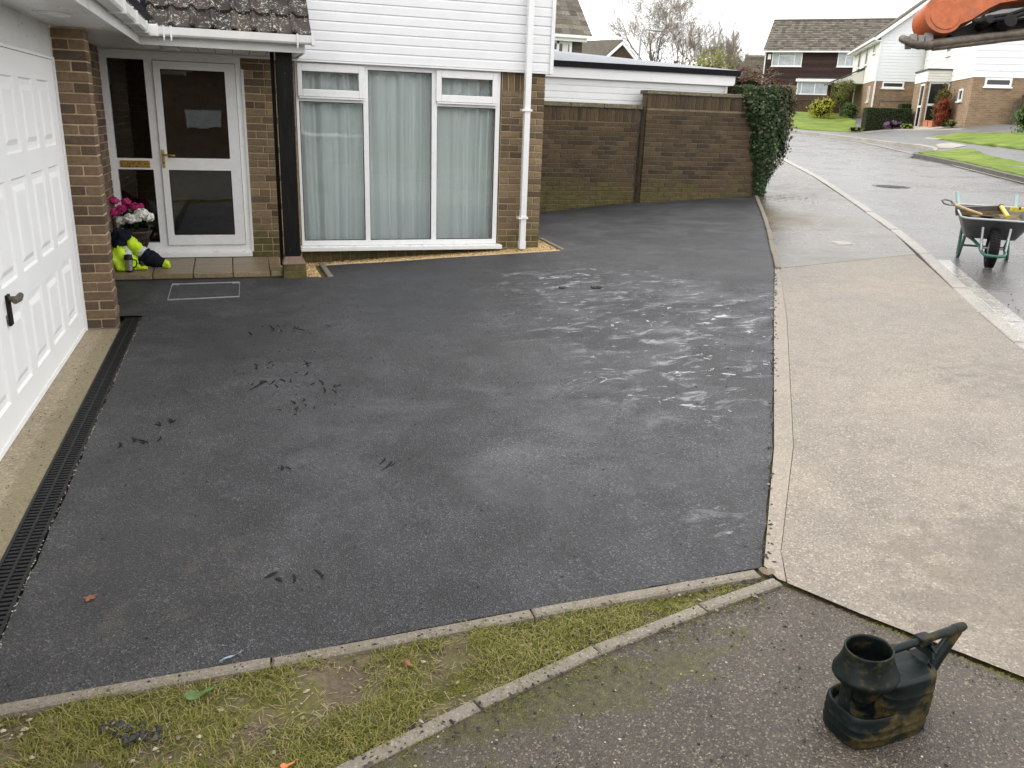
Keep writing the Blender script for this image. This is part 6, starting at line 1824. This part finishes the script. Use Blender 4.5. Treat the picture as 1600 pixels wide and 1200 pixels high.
for _ in range(330):      # black asphalt crumbs spilt over the edging
    t = rnd.random(); x = -.9 + 2.7 * t; e = 2.452 - .04 * (x + .9)
    y = e - .02 - abs(rnd.gauss(0, .055)) if rnd.random() < .75 else e + rnd.gauss(0, .012)
    pebble(mb, (x, y, T(x, y) + (.010 if y > e - .05 else -.004)), rnd.choice((.0025, .003, .004, .006)) * rnd.uniform(.8, 1.3), rnd)
for _ in range(420):
    x = rnd.uniform(.2, 1.8); y = 1.87 + (x - .16) * .243 + rnd.gauss(0, .05)
    pebble(mb, (x, y, T(x, y) + .002), rnd.choice((.003, .004, .007)) * rnd.uniform(.7, 1.2), rnd)
for _ in range(500):
    x = rnd.uniform(-.8, 4.5); y = rnd.uniform(2.5, 8.0)
    if inside(DRIVE, x, y): pebble(mb, (x, y, T(x, y) + .002), rnd.uniform(.003, .007), rnd)
for _ in range(160):
    s0 = rnd.random(); x = 1.82 + 3.42 * s0; y = 2.36 + 4.95 * s0
    pebble(mb, (x + rnd.gauss(.01, .012), y, T(x, y) + .008), rnd.uniform(.004, .010), rnd)
for cx_, cy_ in ((2.89, 7.31), (3.2, 7.18), (-.44, 2.22), (-.36, 2.16)):
    for _ in range(26): pebble(mb, (cx_ + rnd.gauss(0, .025), cy_ + rnd.gauss(0, .018), T(cx_, cy_) + .006), rnd.uniform(.006, .016), rnd)
for _ in range(500):
    x = rnd.uniform(-.2, 2.2); y = rnd.uniform(.8, 2.2)
    if inside(NEIGH, x, y): pebble(mb, (x, y, T(x, y) - .008), rnd.uniform(.002, .006), rnd)
for _ in range(120):
    x = rnd.uniform(-1.22, -1.0); y = rnd.uniform(3, 7.2); pebble(mb, (x, y, .004), rnd.uniform(.002, .005), rnd)
for _ in range(60):
    x = 6.2 + rnd.gauss(0, .5); y = 5.6 + rnd.gauss(0, .8); pebble(mb, (x, y, T(x, y) - .012), rnd.uniform(.005, .012), rnd)
stuff(mb.ob('asphalt_crumbs', 'crumb', fix=False), 'black asphalt crumbs scattered over edging and paving', 'crumbs')
mb = MB()
for _ in range(900):
    x = rnd.uniform(-1.3, 1.5); y = rnd.uniform(1.2, 2.36)
    if inside(WEDGE, x, y): pebble(mb, (x, y, T(x, y) - .008), rnd.choice((.003, .004, .005, .009)), rnd)
for _ in range(34): pebble(mb, (-.66 + rnd.gauss(0, .11), 2.335 + rnd.gauss(0, .022), T(-.7, 2.3) - .008), rnd.uniform(.005, .011), rnd)
for _ in range(350):
    x = rnd.uniform(0, 2.1); y = rnd.uniform(.9, 2.1)
    if inside(NEIGH, x, y): pebble(mb, (x, y, T(x, y) - .009), rnd.uniform(.002, .005), rnd)
for cx_, cy_ in ((1.812, 2.315), (1.79, 2.325)): pebble(mb, (cx_, cy_, T(cx_, cy_) + .006), .022, rnd)
stuff(mb.ob('pebbles', 'pebble', fix=False), 'pale pebbles lying in the muddy grass strip', 'pebbles')
# dirt packed in the joint between slab and old tarmac
mb = MB()
J = [(1.80, 2.24), (1.94, 1.975), (2.185, 1.53), (2.6, .6)]
for _ in range(900):
    k_ = rnd.choice((0, 1, 1, 2)); t = rnd.random(); a, b = J[k_], J[k_ + 1]
    x, y = a[0] + (b[0] - a[0]) * t + rnd.gauss(0, .008), a[1] + (b[1] - a[1]) * t + rnd.gauss(0, .006)
    pebble(mb, (x, y, T(x, y) - .014 + rnd.uniform(-.004, .004)), rnd.uniform(.003, .007), rnd)
stuff(mb.ob('joint_dirt', 'soil', fix=False), 'dark dirt packed into the joint between pavement slab and old tarmac', 'dirt')
# torn flakes of bitumen where boots turned on the warm surface
plain('bitumen', (.0055, .0055, .006), .6, .3, 60., spec=.2)
mb = MB()
for cx_, cy_, n_f, sx_, sy_, ln in ((.21, 6.86, 4, .05, .03, .05), (.30, 6.72, 7, .12, .04, .06), (.42, 6.64, 3, .05, .02, .05), (.04, 5.72, 3, .02, .03, .045), (.13, 5.72, 4, .02, .05, .05), (.10, 5.36, 12, .09, .04, .045), (.34, 5.62, 6, .04, .09, .05), (.43, 5.15, 4, .03, .06, .06), (.50, 5.12, 2, .02, .03, .07), (.25, 4.80, 8, .05, .06, .04), (-.48, 4.84, 5, .04, .02, .04), (-.56, 4.56, 5, .08, .03, .05), (.62, 3.81, 3, .01, .04, .05), (.11, 3.92, 3, .03, .03, .03), (.06, 2.92, 3, .03, .02, .03), (.24, 2.86, 2, .02, .01, .04), (3.2, 7.18, 2, .03, .02, .04), (2.89, 7.31, 2, .03, .02, .03)):
    for _ in range(n_f):
        x, y = cx_ + rnd.gauss(0, sx_), cy_ + rnd.gauss(0, sy_); a = rnd.gauss(1.45, .45); l = ln * rnd.uniform(.6, 2.6); w_ = rnd.uniform(.004, .010)
        k_ = 9; o_ = []
        for q in range(k_):
            t = 2 * math.pi * q / k_; u_, v_ = l * .5 * math.cos(t) * rnd.uniform(.7, 1.15), w_ * math.sin(t) * rnd.uniform(.4, 1.4) + .05 * l * math.cos(2 * t)
            px, py = x + u_ * math.cos(a) - v_ * math.sin(a), y + u_ * math.sin(a) + v_ * math.cos(a)
            o_.append((px, py, T(px, py) + .0015))
        mb.add([(x, y, T(x, y) + .004)] + o_, [(0, 1 + q, 1 + (q + 1) % k_) for q in range(k_)])
stuff(mb.ob('bitumen_flakes', 'bitumen', fix=False), 'small black torn bitumen flakes in clusters on the new asphalt', 'bitumen flakes')
# fallen leaves, one by one
plain('leaf_brown', (.20, .075, .035), .6, .3, 60.)
plain('leaf_green', (.07, .12, .018), .45, .45, 30.)
plain('leaf_orange', (.55, .17, .05), .6, .25, 40.)
plain('blue_scrap', (.42, .52, .62), .5, .1, 30.)
def fallen(label, x, y, s, mat, rot, lobed=False, lift=.006):
    n = 20; out = []
    for k in range(n):
        a = 2 * math.pi * k / n
        r_ = (.5 + .5 * abs(math.cos(a * 2.5)) ** 1.5) if lobed else (.42 + .12 * math.cos(2 * a))
        out.append((r_ * math.cos(a) * s, r_ * math.sin(a) * s * (.8 if lobed else .5), s * .10 * math.cos(2 * a + 1) + (.03 * s * math.sin(3 * a))))
    mb = MB(); mb.add([(0, 0, .03 * s)] + out, [(0, 1 + k, 1 + (k + 1) % n) for k in range(n)], True)
    mb.add([(0, 0, .03 * s - .0012)] + [(p[0], p[1], p[2] - .0012) for p in out], [(0, 1 + (k + 1) % n, 1 + k) for k in range(n)], True)
    root = empty('fallen_leaf', label, 'leaf', (x, y, T(x, y) + lift), rot)
    mb.ob('blade', mat, root, world=False, fix=False)
    MB().tube([(s * .3, 0, .002), (s * .55, .01 * s, .006), (s * .85, .06 * s, .002)], s * .018, 5).ob('stalk', mat, root, world=False)
fallen('curled brown leaf lying on the new asphalt near the drain', -.61, 2.98, .027, 'leaf_brown', .6, True, .012)
fallen('large green leaf lying against the near edging of the drive', -.205, 2.285, .085, 'leaf_green', .25, False, .018)
fallen('orange leaf lying in the grass well below the green leaf', .03, 1.905, .038, 'leaf_orange', .2, False, .012)
fallen('pale buff leaf on the grass beside the lawn edging', .42, 2.22, .045, 'leaf_brown', 1.9, False, .012)
sc_ = MB(); n = 12
sc_.add([(-.12 + .032 * math.cos(2 * math.pi * k / n) + .018 * math.sin(2 * math.pi * k / n), 2.455 + .010 * math.sin(2 * math.pi * k / n) + .014 * math.cos(2 * math.pi * k / n), T(-.12, 2.455) + .006 + .004 * math.sin(k * 1.7)) for k in range(n)], [tuple(range(n))])
tag(sc_.ob('plastic_scrap', 'blue_scrap', fix=False), 'tiny pale blue plastic scrap on the near edge of the asphalt', 'scrap')
